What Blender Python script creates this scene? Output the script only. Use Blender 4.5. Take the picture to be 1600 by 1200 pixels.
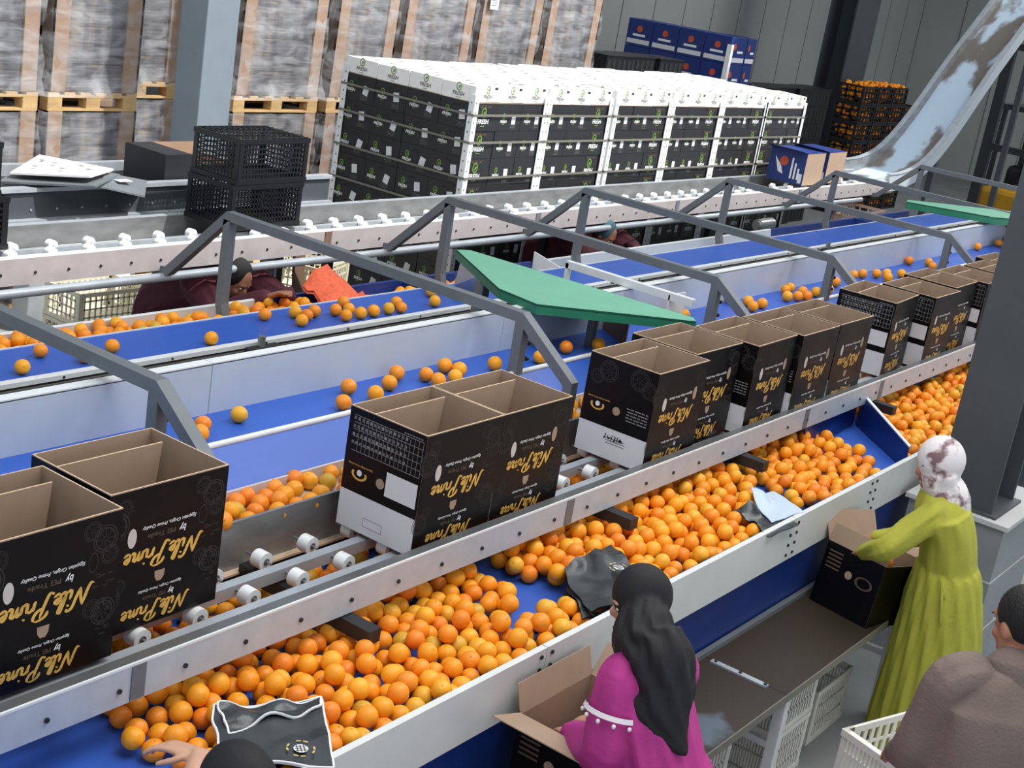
import bpy, bmesh, math, random
import numpy as np
from mathutils import Vector, Matrix
for o in list(bpy.data.objects): bpy.data.objects.remove(o)
S = bpy.context.scene
C = S.collection
PI = math.pi
# ------------------------------------------------------------------ camera
YAW, PIT, ROL, FPX, CH = 0.98111409, 0.29726058, 0.16766074, 2211.178, 3.388
cam = bpy.data.cameras.new('camera'); co = bpy.data.objects.new('camera', cam); C.objects.link(co)
_f = Vector((math.sin(YAW)*math.cos(PIT), math.cos(YAW)*math.cos(PIT), -math.sin(PIT)))
_r = Vector((math.cos(YAW), -math.sin(YAW), 0)); _u = _r.cross(_f)
_r2 = _r*math.cos(ROL)+_u*math.sin(ROL); _u2 = -_r*math.sin(ROL)+_u*math.cos(ROL)
co.matrix_world = Matrix(((_r2.x, _u2.x, -_f.x, 0), (_r2.y, _u2.y, -_f.y, 0), (_r2.z, _u2.z, -_f.z, CH), (0, 0, 0, 1)))
cam.sensor_fit = 'HORIZONTAL'; cam.sensor_width = 36; cam.lens = FPX/1600*36
cam.clip_end = 200
S.camera = co
# ------------------------------------------------------------------ world, sun, added fill lights, exposure
W = bpy.data.worlds.new('world'); S.world = W; W.use_nodes = True
W.node_tree.nodes['Background'].inputs[0].default_value = (0.84, 0.92, 1.0, 1)
W.node_tree.nodes['Background'].inputs[1].default_value = 0.9
def lamp(name, kind, loc, rot=None, target=None, **kw):
    d = bpy.data.lights.new(name, kind)
    for k, v in kw.items(): setattr(d, k, v)
    o = bpy.data.objects.new(name, d); C.objects.link(o); o.location = loc
    if target is not None: o.rotation_euler = (Vector(target)-Vector(loc)).to_track_quat('-Z', 'Y').to_euler()
    elif rot: o.rotation_euler = rot
    return o
SUND = Vector((-0.22, 0.50, -0.84))
lamp('sun', 'SUN', (0, 0, 20), target=Vector((0, 0, 20))+SUND, energy=4.6, angle=0.02, color=(1.0, 0.97, 0.92))
for lx, ly, e in ((3.5, 1.0, 190), (8.5, 1.0, 190), (14.0, 1.5, 150), (23.0, 4.5, 330)):
    lamp('fill_light', 'AREA', (lx, ly, 6.6), target=(lx, ly+.9, 0), energy=e*1.05, shape='RECTANGLE', size=4.0, size_y=3.0, color=(1.0, 0.985, 0.955))  # added unseen area lights that brighten the interior
V = S.view_settings
V.view_transform = 'Standard'; V.look = 'None'; V.gamma = 1.0; V.use_curve_mapping = False; V.exposure = 0.25
# ------------------------------------------------------------------ materials
def srgb(h):
    if isinstance(h, str): c = [int(h[i:i+2], 16)/255 for i in (0, 2, 4)]
    else: c = [x/255 for x in h]
    return tuple(x/12.92 if x <= .04045 else ((x+.055)/1.055)**2.4 for x in c)+(1,)
MATS = {}
def mat(name, col, rough=.6, metal=0., var=.0, scale=6., bump=0., bscale=40., col2=None, thr=None, stretch=(1, 1, 1), spec=.5, subsurf=0, obj=True):
    if name in MATS: return MATS[name]
    m = bpy.data.materials.new(name); m.use_nodes = True; n = m.node_tree.nodes; l = m.node_tree.links
    b = n['Principled BSDF']; c = srgb(col) if not isinstance(col, tuple) or len(col) == 3 else col
    b.inputs['Base Color'].default_value = c; b.inputs['Roughness'].default_value = rough; b.inputs['Metallic'].default_value = metal
    b.inputs['Specular IOR Level'].default_value = spec
    if var or bump or col2:
        tc = n.new('ShaderNodeTexCoord'); mp = n.new('ShaderNodeMapping'); mp.inputs['Scale'].default_value = stretch
        l.new(tc.outputs['Object'], mp.inputs['Vector'])
    if var or col2:
        nz = n.new('ShaderNodeTexNoise'); nz.inputs['Scale'].default_value = scale; nz.inputs['Detail'].default_value = 6
        l.new(mp.outputs[0], nz.inputs['Vector'])
        r = n.new('ShaderNodeValToRGB'); e = r.color_ramp.elements
        if col2:
            c2 = srgb(col2); t = thr or .5
            e[0].position = t-.04 if thr else .35; e[1].position = t+.04 if thr else .65
            e[0].color = c; e[1].color = c2
        else:
            e[0].position = .3; e[1].position = .7
            e[0].color = tuple(x*(1-var) for x in c[:3])+(1,); e[1].color = tuple(min(1, x*(1+var)) for x in c[:3])+(1,)
        l.new(nz.outputs['Fac'], r.inputs[0]); l.new(r.outputs[0], b.inputs['Base Color'])
    if bump:
        nb = n.new('ShaderNodeTexNoise'); nb.inputs['Scale'].default_value = bscale; nb.inputs['Detail'].default_value = 4
        l.new(mp.outputs[0], nb.inputs['Vector'])
        bp = n.new('ShaderNodeBump'); bp.inputs['Strength'].default_value = bump; bp.inputs['Distance'].default_value = .01
        l.new(nb.outputs['Fac'], bp.inputs['Height']); l.new(bp.outputs[0], b.inputs['Normal'])
    MATS[name] = m; return m
M = dict(
 steel=mat('galvanised_steel', 'b4bbc2', .38, .35, .10, 9), steeld=mat('worn_steel', '8d8f90', .42, .5, .25, 5, stretch=(1, 3, 3)),
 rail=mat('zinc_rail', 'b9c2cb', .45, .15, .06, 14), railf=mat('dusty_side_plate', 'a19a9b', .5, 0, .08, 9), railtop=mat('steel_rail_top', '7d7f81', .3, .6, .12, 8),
 frame=mat('grey_painted_frame', '6c7277', .5, .1, .06, 12), col=mat('column_paint', '7b8892', .5, 0, .08, 3), cold=mat('dark_column_paint', '43484e', .6, 0, .08, 3),
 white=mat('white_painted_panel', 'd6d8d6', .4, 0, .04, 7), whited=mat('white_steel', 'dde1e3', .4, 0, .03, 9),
 panel=mat('pale_blue_white_panel', 'bcc6d4', .3, 0, .05, 3), beige=mat('beige_board', 'c9c0bb', .5, 0, .05, 6),
 belt=mat('blue_belt', '2a5ab9', .38, 0, .05, 3, stretch=(.3, 6, 1)), beltn=mat('blue_bin_floor', '2f5cbc', .5, 0, .08, 4), bluep=mat('blue_plastic', '193275', .35, 0, .10, 5),
 bluel=mat('dark_blue_sheet', '16357c', .4, 0, .22, 2.5), black=mat('black_metal', '202225', .5, 0, .1, 8), dark=mat('mottled_dark', '2b2a29', .8, 0, .4, 20),  # dark: mottled near-black, also used for the carton cutouts
 wheel=mat('white_plastic_wheel', 'eef0f1', .3), axle=mat('axle_steel', '9a9ea2', .3, .8),
 kraft=mat('kraft_cardboard', 'a38b76', .8, 0, .05, 9, .05, 150), kraftl=mat('kraft_cut_edge', 'd2b89c', .8), print=mat('black_printed_card', '080709', .4, 0, .1, 30, spec=.25),
 gold=mat('gold_ink', 'e2b65a', .35, .2, .15, 12), wink=mat('white_ink', 'e8e8e8', .6), dink=mat('dim_brown_ink', '5c4c3c', .6), gink=mat('faint_grey_ink', '2f2c2a', .6), tink=mat('table_grey_ink', '85858a', .6), lab=mat('white_label', 'd9d9df', .5), purple=mat('purple_ink', '9b6a9b', .6),
 green=mat('green_ink', '6f9440', .5), fblack=mat('charcoal_carton', '26272a', .5, 0, .12, 6), fwhite=mat('white_carton', 'f1efec', .55, 0, .03, 9), fslot=mat('slot_shadow_card', '3a2a2c', .8), fink=mat('grey_ink', '6b6b68', .6),
 strap=mat('grey_strap', '77746c', .5), post=mat('white_corner_profile', 'e9ebec', .4, 0, .03, 20), wood=mat('pallet_pine', 'c9a775', .75, 0, .16, 5, .2, 60, stretch=(1, 6, 6)), woodd=mat('weathered_pine', '9d8567', .8, 0, .2, 6, .2, 60),
 brownc=mat('brown_card_edge', '9c806a', .7, 0, .1, 4), brownd=mat('dark_brown_card', '6f5748', .7, 0, .1, 4),
 greenp=mat('green_lid_top', '6fae93', .5, 0, .05, 5), greend=mat('green_lid_edge', '27795d', .5, 0, .1, 9),
 bcrate=mat('black_plastic', '15171b', .4), wcrate=mat('white_plastic', 'dcdad2', .45, 0, .05, 9), ccrate=mat('cream_plastic', 'e2dcc4', .5, 0, .06, 9), pcrate=mat('dusty_pink_plastic', 'b9a096', .6, 0, .1, 9),
 floor=mat('concrete_floor', '8b8f90', .65, 0, .16, 1.6, .1, 30), table=mat('rusty_steel_top', '342b23', .55, .0, .0, 2.4, col2='55606c', thr=.57, spec=.3), tile=mat('grey_tile', '82878c', .4, 0, .12, 3), tilel=mat('grout', 'b4b6b6', .8),
 wall=mat('grey_wall_panel', 'a5a9a8', .6, 0, .06, .7), roof=mat('shade_roof_sheet', '9aa0a4', .7), seam=mat('panel_seam', '6f7677', .7),
 bag=mat('black_foil', '3c4043', .28, .3, .1, 4, .5, 12), bagw=mat('white_foil_edge', 'e4e6e8', .4), paper=mat('pale_paper', 'b9cbdc', .5), kink=mat('cream_ink', 'cbb26b', .5),
 yellow=mat('yellow_paint', 'b98a1c', .5, 0, .15, 4), tyre=mat('rubber', '17181a', .8), bbox=mat('blue_printed_card', '1e3373', .45, 0, .06, 5), red=mat('red_ink', 'c3502e', .5),
 net=mat('orange_net', 'ee6a45', .7, 0, .2, 50, .4, 60), glass=mat('forklift_grey', '2c3034', .4),
 skin=mat('skin', 'c79a80', .5, 0, .05, 20), skin2=mat('skin_tan', 'a9745a', .5, 0, .05, 20), eye=mat('dark_eye', '1c1412', .3), lip=mat('lip', 'a0584c', .5), hair=mat('black_hair', '12100f', .6, 0, .3, 60, .6, 180, stretch=(1, 1, .2)),
 magenta=mat('magenta_cloth', 'b03183', .75, 0, .06, 12, .25, 45), lace=mat('white_lace', 'e6dfe4', .8), bhijab=mat('black_cloth', '141317', .75, 0, .1, 14, .2, 60), olive=mat('lime_cloth', 'a7a63a', .8, 0, .05, 14, .25, 60),
 whijab=mat('patterned_scarf', 'dcd6d8', .75, 0, 0, 11, .2, 60, col2='7c6064', thr=.56), taupe=mat('taupe_knit', '786861', .85, 0, .06, 10, .4, 90), maroon=mat('maroon_cloth', '55202f', .75, 0, .12, 12, .3, 40), redc=mat('red_cloth', 'b5402c', .8), trousers=mat('dark_trousers', '22242b', .8), shoe=mat('dark_shoe', '1a1a1c', .6), teal=mat('teal_cloth', '3c5d66', .8),
 motor=mat('silver_motor', 'a9adab', .3, .7, .1, 8),
)
OR = [mat('orange_peel_%d' % i, c, .42, 0, .07, 9, .12, 260, spec=.45) for i, c in enumerate(('f5a11c', 'f3971b', 'f7ab26', 'ef861d', 'ecae2e', 'f29222', 'd3a631'))]
STEM = mat('orange_navel', 'a8702a', .7)
def chute_mat():
    m = mat('peeling_blue_paint', 'b3c6d8', .5, 0, 0, 1.5, 0, 20, col2='6a6560', thr=.52, stretch=(.6, 1.6, 1)); return m
M['chute'] = chute_mat()
def film_mat(name, dens):
    m = bpy.data.materials.new(name); m.use_nodes = True; n = m.node_tree.nodes; l = m.node_tree.links
    b = n['Principled BSDF']; b.inputs['Base Color'].default_value = srgb('dfe3e8'); b.inputs['Roughness'].default_value = .22; b.inputs['Specular IOR Level'].default_value = .8
    tc = n.new('ShaderNodeTexCoord'); mp = n.new('ShaderNodeMapping'); mp.inputs['Scale'].default_value = (2.2, 2.2, 6); mp.inputs['Rotation'].default_value = (0, .12, 0)
    nz = n.new('ShaderNodeTexNoise'); nz.inputs['Scale'].default_value = 1.6; nz.inputs['Detail'].default_value = 8; nz.inputs['Distortion'].default_value = .6
    r = n.new('ShaderNodeValToRGB'); r.color_ramp.elements[0].position = .38; r.color_ramp.elements[1].position = .74
    r.color_ramp.elements[0].color = (.03,)*3+(1,); r.color_ramp.elements[1].color = (dens,)*3+(1,)
    l.new(tc.outputs['Object'], mp.inputs[0]); l.new(mp.outputs[0], nz.inputs['Vector']); l.new(nz.outputs['Fac'], r.inputs[0]); l.new(r.outputs[0], b.inputs['Alpha'])
    bp = n.new('ShaderNodeBump'); bp.inputs['Strength'].default_value = .5; bp.inputs['Distance'].default_value = .02
    l.new(nz.outputs['Fac'], bp.inputs['Height']); l.new(bp.outputs[0], b.inputs['Normal'])
    return m
M['film'] = film_mat('stretch_film', .42)
def flats_mat():      # stacked flat cartons: fine horizontal layers
    m = bpy.data.materials.new('stacked_flat_cartons'); m.use_nodes = True; n = m.node_tree.nodes; l = m.node_tree.links
    b = n['Principled BSDF']; b.inputs['Roughness'].default_value = .6
    tc = n.new('ShaderNodeTexCoord'); mp = n.new('ShaderNodeMapping'); mp.inputs['Scale'].default_value = (2.2, 2.2, 42)
    nz = n.new('ShaderNodeTexNoise'); nz.inputs['Scale'].default_value = 1.5; nz.inputs['Detail'].default_value = 5
    r = n.new('ShaderNodeValToRGB'); e = r.color_ramp.elements; e[0].position = .35; e[0].color = srgb('4b4a4d'); e[1].position = .7; e[1].color = srgb('8f8274')
    x = e.new(.52); x.color = srgb('67656a')
    n2 = n.new('ShaderNodeTexNoise'); n2.inputs['Scale'].default_value = 1.0; n2.inputs['Detail'].default_value = 4; mp2 = n.new('ShaderNodeMapping'); mp2.inputs['Scale'].default_value = (9, 9, 1.2)
    l.new(tc.outputs['Object'], mp2.inputs[0]); l.new(mp2.outputs[0], n2.inputs['Vector']); ad = n.new('ShaderNodeMath'); ad.operation = 'ADD'; hf = n.new('ShaderNodeMath'); hf.operation = 'MULTIPLY'; hf.inputs[1].default_value = .5
    l.new(tc.outputs['Object'], mp.inputs[0]); l.new(mp.outputs[0], nz.inputs['Vector']); l.new(nz.outputs['Fac'], ad.inputs[0]); l.new(n2.outputs['Fac'], ad.inputs[1]); l.new(ad.outputs[0], hf.inputs[0]); l.new(hf.outputs[0], r.inputs[0]); l.new(r.outputs[0], b.inputs['Base Color'])
    e[0].position = .42; e[2].position = .62
    return m
M['flats'] = flats_mat()
# ------------------------------------------------------------------ mesh builder
class MB:
    def __init__(s): s.v = []; s.f = []; s.m = []; s.mats = []; s.sm = []
    def mi(s, m):
        m = M[m] if isinstance(m, str) else m
        if m not in s.mats: s.mats.append(m)
        return s.mats.index(m)
    def add(s, vs, fs, m, smooth=False):
        k = len(s.v); i = s.mi(m); s.v += [tuple(v) for v in vs]
        for f in fs: s.f.append(tuple(k+j for j in f)); s.m.append(i); s.sm.append(smooth)
        return s
    def hexa(s, c, m): return s.add(c, [(0, 3, 2, 1), (4, 5, 6, 7), (0, 1, 5, 4), (1, 2, 6, 5), (2, 3, 7, 6), (3, 0, 4, 7)], m)
    def box(s, x0, x1, y0, y1, z0, z1, m):
        return s.hexa([(x0, y0, z0), (x1, y0, z0), (x1, y1, z0), (x0, y1, z0), (x0, y0, z1), (x1, y0, z1), (x1, y1, z1), (x0, y1, z1)], m)
    def bbox(s, x0, x1, y0, y1, z0, z1, m, b=.006):     # box with chamfered edges
        bm = bmesh.new(); bmesh.ops.create_cube(bm, size=1)
        for v in bm.verts: v.co = Vector(((x0+x1)/2+v.co.x*(x1-x0), (y0+y1)/2+v.co.y*(y1-y0), (z0+z1)/2+v.co.z*(z1-z0)))
        bmesh.ops.bevel(bm, geom=bm.edges[:], offset=b, segments=2, affect='EDGES', profile=.5)
        bm.verts.index_update(); s.add([v.co[:] for v in bm.verts], [[v.index for v in f.verts] for f in bm.faces], m); bm.free(); return s
    def quad(s, a, b, c, d, m): return s.add([a, b, c, d], [(0, 1, 2, 3)], m)
    def cyl(s, p0, p1, r, m, n=14, r1=None, smooth=True):
        p0 = Vector(p0); p1 = Vector(p1); a = (p1-p0).normalized(); t = Vector((0, 0, 1)) if abs(a.z) < .9 else Vector((1, 0, 0))
        u = a.cross(t).normalized(); w = a.cross(u); r1 = r if r1 is None else r1; vs = []
        for p, q in ((p0, r), (p1, r1)):
            for i in range(n): th = 2*PI*i/n; vs.append(p+u*(q*math.cos(th))+w*(q*math.sin(th)))
        s.add(vs, [(i, (i+1) % n, n+(i+1) % n, n+i) for i in range(n)], m, smooth)
        s.add(vs, [tuple(range(n))[::-1], tuple(range(n, 2*n))], m); return s
    def bar(s, p0, p1, w, h, m, side=None):              # rectangular bar between two points
        p0 = Vector(p0); p1 = Vector(p1); a = (p1-p0).normalized(); t = Vector(side) if side else (Vector((0, 0, 1)) if abs(a.z) < .95 else Vector((0, 1, 0)))
        u = a.cross(t).normalized()*(w/2); q = u.cross(a).normalized()*(h/2)
        return s.hexa([p0-u-q, p0+u-q, p0+u+q, p0-u+q, p1-u-q, p1+u-q, p1+u+q, p1-u+q], m)
    def prism(s, poly, d, m, m2=None):                   # polygon (3d pts) extruded by vector d
        n = len(poly); P = [Vector(p) for p in poly]; d = Vector(d)
        s.add(P+[p+d for p in P], [tuple(range(n))[::-1], tuple(range(n, 2*n))], m)
        return s.add(P+[p+d for p in P], [(i, (i+1) % n, n+(i+1) % n, n+i) for i in range(n)], m2 or m)
    def ell(s, c, rx, ry, rz, m, n=16, k=10, rot=None):
        c = Vector(c); vs = []; fs = []
        for j in range(k+1):
            ph = PI*j/k
            for i in range(n):
                th = 2*PI*i/n; p = Vector((rx*math.sin(ph)*math.cos(th), ry*math.sin(ph)*math.sin(th), rz*math.cos(ph)))
                if rot is not None: p = rot @ p
                vs.append(c+p)
        for j in range(k):
            for i in range(n): fs.append((j*n+i, (j+1)*n+i, (j+1)*n+(i+1) % n, j*n+(i+1) % n))
        return s.add(vs, fs, m, True)
    def loft(s, rings, m, caps=True, smooth=True, closed=True):
        n = len(rings[0]); vs = [p for r in rings for p in r]; fs = []
        for j in range(len(rings)-1):
            for i in range(n if closed else n-1):
                fs.append((j*n+i, j*n+(i+1) % n, (j+1)*n+(i+1) % n, (j+1)*n+i))
        s.add(vs, fs, m, smooth)
        if caps and closed: s.add(rings[0], [tuple(range(n))[::-1]], m); s.add(rings[-1], [tuple(range(n))], m)
        return s
    def tube(s, pts, rad, m, n=14, side=None, fold=0, k=7, sub=4, ends=True):
        # smooth tube; rad = list of r or (r_side, r_other)
        P = [Vector(p) for p in pts]; R = [(r, r) if not isinstance(r, tuple) else r for r in rad]
        if sub > 1 and len(P) > 2:
            Q = []; RR = []
            for i in range(len(P)-1):
                a = P[max(i-1, 0)]; b = P[i]; c = P[i+1]; d = P[min(i+2, len(P)-1)]
                for j in range(sub):
                    t = j/sub; Q.append(.5*((2*b)+(c-a)*t+(2*a-5*b+4*c-d)*t*t+(3*b-a-3*c+d)*t**3)); RR.append(tuple(R[i][q]*(1-t)+R[i+1][q]*t for q in (0, 1)))
            Q.append(P[-1]); RR.append(R[-1]); P, R = Q, RR
        up = Vector(side) if side is not None else None; rings = []
        for i, p in enumerate(P):
            a = (P[min(i+1, len(P)-1)]-P[max(i-1, 0)]).normalized()
            if up is None: up = Vector((0, 0, 1)) if abs(a.z) < .8 else Vector((1, 0, 0))
            u = (up-a*up.dot(a)).normalized(); w = a.cross(u); up = u if side is None else up
            rr = []
            for q in range(n):
                th = 2*PI*q/n; g = 1+fold*math.sin(k*th+i*.35)+fold*.6*math.sin((k*2+1)*th-i*.2)
                rr.append(p+u*(R[i][0]*g*math.cos(th))+w*(R[i][1]*g*math.sin(th)))
            rings.append(rr)
        if ends:
            for idx, sg in ((0, -1), (-1, 1)):
                a = (P[1]-P[0]).normalized() if idx == 0 else (P[-1]-P[-2]).normalized()
                r = min(R[idx]); cpt = P[idx]+a*sg*r*.5; nr = [cpt+(q-P[idx])*.6 for q in rings[idx]]
                rings = [nr]+rings if idx == 0 else rings+[nr]
        return s.loft(rings, m)
    def build(s, name, parent=None, world=True, loc=None):
        me = bpy.data.meshes.new(name); off = Vector((0, 0, 0))
        if world:
            p = parent
            if p: off = Vector(p.get('_o', (0, 0, 0)))
            elif loc is not None: off = Vector(loc)
        me.from_pydata([(v[0]-off.x, v[1]-off.y, v[2]-off.z) for v in s.v], [], s.f)
        for m in s.mats: me.materials.append(m)
        me.polygons.foreach_set('material_index', s.m); me.polygons.foreach_set('use_smooth', s.sm); me.update()
        o = bpy.data.objects.new(name, me); C.objects.link(o)
        if parent: o.parent = parent; o['_o'] = tuple(parent.get('_o', (0, 0, 0)))
        elif loc is not None: o.location = loc; o['_o'] = tuple(loc)
        return o
def tag(o, label, cat, group=None, kind=None):
    o['label'] = label; o['category'] = cat
    if group: o['group'] = group
    if kind: o['kind'] = kind
    return o
def thing(name, label, cat, loc=(0, 0, 0), group=None):
    o = bpy.data.objects.new(name, None); C.objects.link(o); o.location = loc; o['_o'] = tuple(loc); o.empty_display_size = .1
    return tag(o, label, cat, group)
def struct(name, mb):
    o = mb.build(name); o['kind'] = 'structure'; return o
def dup(root, loc=None, rotz=None, label=None, group=None, scale=None):
    def cp(o, par):
        c = o.copy(); C.objects.link(c)
        if par: c.parent = par
        for ch in [q for q in CH_OF.get(o.name, [])]: cp(ch, c)
        return c
    r = cp(root, None)
    if loc is not None: r.location = loc
    if rotz is not None: r.rotation_euler = (0, 0, rotz)
    if scale is not None: r.scale = scale
    if label: r['label'] = label
    if group: r['group'] = group
    return r
CH_OF = {}
def note_children():
    CH_OF.clear()
    for o in C.objects:
        if o.parent: CH_OF.setdefault(o.parent.name, []).append(o)
def dissolve(o, voxel=.012, smooth=2):      # voxel-union the pieces of a body into one continuous surface
    mats = [m for m in o.data.materials]
    r = o.modifiers.new('r', 'REMESH'); r.mode = 'VOXEL'; r.voxel_size = voxel; r.use_smooth_shade = True
    if smooth: q = o.modifiers.new('s', 'SMOOTH'); q.iterations = smooth; q.factor = .5
    dg = bpy.context.evaluated_depsgraph_get(); dg.update()
    me = bpy.data.meshes.new_from_object(o.evaluated_get(dg)); o.modifiers.clear(); o.data = me
    me.materials.clear(); me.materials.append(mats[0])
    me.polygons.foreach_set('use_smooth', [True]*len(me.polygons)); me.polygons.foreach_set('material_index', [0]*len(me.polygons)); return o
# ------------------------------------------------------------------ text
_TX = {}
def text2d(t, bold=0., shear=0.):
    k = (t, bold, shear)
    if k not in _TX:
        c = bpy.data.curves.new('t', 'FONT'); c.body = t; c.size = 1; c.offset = bold; c.shear = shear; c.resolution_u = 3; c.fill_mode = 'FRONT'
        o = bpy.data.objects.new('t', c); C.objects.link(o); dg = bpy.context.evaluated_depsgraph_get(); dg.update()
        me = bpy.data.meshes.new_from_object(o.evaluated_get(dg))
        vs = [(v.co.x, v.co.y) for v in me.vertices]; fs = [tuple(p.vertices) for p in me.polygons]
        bpy.data.objects.remove(o); bpy.data.meshes.remove(me)
        _TX[k] = (vs, fs, max([v[0] for v in vs] or [1]))
    return _TX[k]
def put2d(mb, sh, org, R, U, w, m, h=None):     # place a 2d shape so that its width is w
    vs, fs, wd = sh; s = w/wd; sv = h if h else s; o = Vector(org); R = Vector(R); U = Vector(U)
    mb.add([o+R*(x*s)+U*(y*sv) for x, y in vs], fs, m)
def catmull(P, sub=6):
    out = []
    for i in range(len(P)-1):
        a = P[max(i-1, 0)]; b = P[i]; c = P[i+1]; d = P[min(i+2, len(P)-1)]
        for j in range(sub):
            t = j/sub; out.append(tuple(.5*(2*b[q]+(c[q]-a[q])*t+(2*a[q]-5*b[q]+4*c[q]-d[q])*t*t+(3*b[q]-a[q]-3*c[q]+d[q])*t**3) for q in (0, 1)))
    return out+[P[-1]]
def stroke2d(strokes, nib=.10, thin=.024, ang=math.radians(-38)):
    vs = []; fs = []
    for P in strokes:
        Q = catmull(P)
        k = len(vs)
        for i, p in enumerate(Q):
            a = Q[min(i+1, len(Q)-1)]; b = Q[max(i-1, 0)]; dx, dy = a[0]-b[0], a[1]-b[1]; L = math.hypot(dx, dy) or 1; dx /= L; dy /= L
            w = thin+nib*abs(math.cos(ang)*dy-math.sin(ang)*dx)*.5; w *= .35+.65*min(1, i/3, (len(Q)-1-i)/3)
            vs += [(p[0]-dy*w, p[1]+dx*w), (p[0]+dy*w, p[1]-dx*w)]
        for i in range(len(Q)-1): j = k+2*i; fs.append((j, j+1, j+3, j+2))
    return vs, fs, max(v[0] for v in vs)
def _word():
    L = {
     'N': ([[(-.1, .0), (.02, -.08), (.12, .2), (.2, .98)], [(.2, .98), (.36, .5), (.46, .0)], [(.46, .0), (.56, .5), (.64, .98), (.82, 1.1), (.86, .95)]], .82),
     'i': ([[(.0, .5), (.0, .12), (.06, .0), (.18, .12)], [(.02, .74), (.04, .79), (.08, .77)]], .2),
     'l': ([[(.0, .15), (.14, .6), (.2, .98), (.12, 1.04), (.06, .7), (.03, .15), (.1, .0), (.22, .14)]], .24),
     'e': ([[(.0, .2), (.16, .3), (.2, .44), (.1, .52), (.01, .36), (.02, .1), (.12, .0), (.3, .14)]], .3),
     'P': ([[(.2, .98), (.14, .4), (.04, -.12), (-.1, -.16), (-.14, -.04)], [(-.08, .7), (.0, .98), (.3, 1.1), (.48, .95), (.4, .62), (.14, .46)]], .56),
     'r': ([[(.0, .5), (.02, .25), (.0, .0)], [(.02, .25), (.1, .46), (.2, .5), (.22, .4)]], .3),
     'm': ([[(.0, .5), (.02, .25), (.0, .0)], [(.02, .25), (.12, .5), (.21, .44), (.2, .0)], [(.21, .25), (.32, .5), (.41, .44), (.40, .1), (.47, .0), (.55, .12)]], .62)}
    out = []; x = 0
    for ch in 'Nile Prime':
        if ch == ' ': x += .2; continue
        for st in L[ch][0]: out.append([(p[0]+x+p[1]*.18, p[1]) for p in st])
        x += L[ch][1]
    return stroke2d(out)
NILE = _word()
SCRIB = stroke2d([[(0, .2), (.1, .6), (.2, .1), (.3, .6), (.4, .2)], [(.6, .9), (.5, -.1)], [(.7, .6), (.9, .7), (.75, .1), (.95, .05)], [(1.2, .9), (1.1, -.1)], [(1.3, .2), (1.5, .6), (1.6, .1)], [(1.8, .7), (1.9, .4), (2.05, .75)], [(1.9, .4), (1.85, -.1)]], .09, .03)
def disc2d(n=18, ax=.5, ay=.5, inner=None):
    if inner is None: return [(ax*math.cos(2*PI*i/n), ay*math.sin(2*PI*i/n)) for i in range(n)], [tuple(range(n))], 1
    vs = [(r*ax*2*math.cos(2*PI*i/n), r*ay*2*math.sin(2*PI*i/n)) for r in (.5, .5*inner) for i in range(n)]
    return vs, [(i, (i+1) % n, n+(i+1) % n, n+i) for i in range(n)], 1
def shape(mb, sh, org, R, U, s, m):
    vs, fs, _ = sh; o = Vector(org); R = Vector(R); U = Vector(U); mb.add([o+R*(x*s)+U*(y*s) for x, y in vs], fs, m)
def fruit(mb, org, R, U, s, m):
    shape(mb, disc2d(22, inner=.93), org, R, U, s, m); shape(mb, disc2d(18, inner=.9), org, R, U, s*.8, m)
    o = Vector(org); R = Vector(R); U = Vector(U)
    for k in range(8):
        a = 2*PI*k/8; d = R*math.cos(a)+U*math.sin(a); n = (R*-math.sin(a)+U*math.cos(a))*.012*s
        mb.add([o+d*.06*s-n, o+d*.42*s-n, o+d*.42*s+n, o+d*.06*s+n], [(0, 1, 2, 3)], m)
def rect(mb, o, R, U, w, h, m):
    o = Vector(o); R = Vector(R); U = Vector(U); mb.add([o, o+R*w, o+R*w+U*h, o+U*h], [(0, 1, 2, 3)], m)
# ------------------------------------------------------------------ setting
mb = MB(); mb.quad((-6, -8, 0), (48, -8, 0), (48, 14, 0), (-6, 14, 0), 'floor'); struct('floor', mb)
mb = MB(); mb.box(-6, 45, 12.5, 12.7, 0, 9, 'wall')
for k in range(50):
    mb.box(-5+k*1.0, -4.99+k*1.0, 12.49, 12.5, 0, 9, 'seam')
struct('wall_back', mb)
mb = MB(); mb.box(33, 33.2, -8, 12.5, 0, 9, 'wall')
for k in range(20): mb.box(32.985, 33, -7.5+k*1.0, -7.48+k*1.0, 0, 9, 'seam')
struct('wall_right', mb)
RZ = 7.0
mb = MB()
mb.box(-6, 33, -8, 2.62, RZ, RZ+.15, 'roof'); mb.box(-6, 33, 8.9, 12.5, RZ, RZ+.15, 'roof'); mb.box(18.5, 33, 2.62, 8.9, RZ, RZ+.15, 'roof')  # unseen roof added to block the sun, left open towards the back
struct('sun_shade_roof', mb)
# ------------------------------------------------------------------ steel columns
def hcol(x, y, w, d, z0, z1, m, label, t=.03, base=True):
    r = thing('steel_column', label, 'column', (x, y, z0))
    mb = MB(); mb.box(x-w/2, x+w/2, y-d/2, y-d/2+t, z0, z1, m); mb.box(x-w/2, x+w/2, y+d/2-t, y+d/2, z0, z1, m); mb.box(x-t/2, x+t/2, y-d/2+t, y+d/2-t, z0, z1, m)
    mb.build('beam', r)
    if base:
        b = MB(); b.box(x-w/2-.05, x+w/2+.05, y-d/2-.05, y+d/2+.05, z0, z0+.02, m)
        for sx in (-1, 1):
            for sy in (-1, 1): b.cyl((x+sx*w*.5, y+sy*d*.5, z0+.02), (x+sx*w*.5, y+sy*d*.5, z0+.05), .014, 'axle', 8)
        b.build('base_plate', r)
    return r
r = thing('steel_column', 'pale grey box column in front of the film-wrapped stacks', 'column', (7.78, 8.6, 0))
mb = MB(); mb.bbox(7.62, 7.95, 8.42, 8.72, 0, RZ, 'col', .01); mb.build('beam', r)
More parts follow.
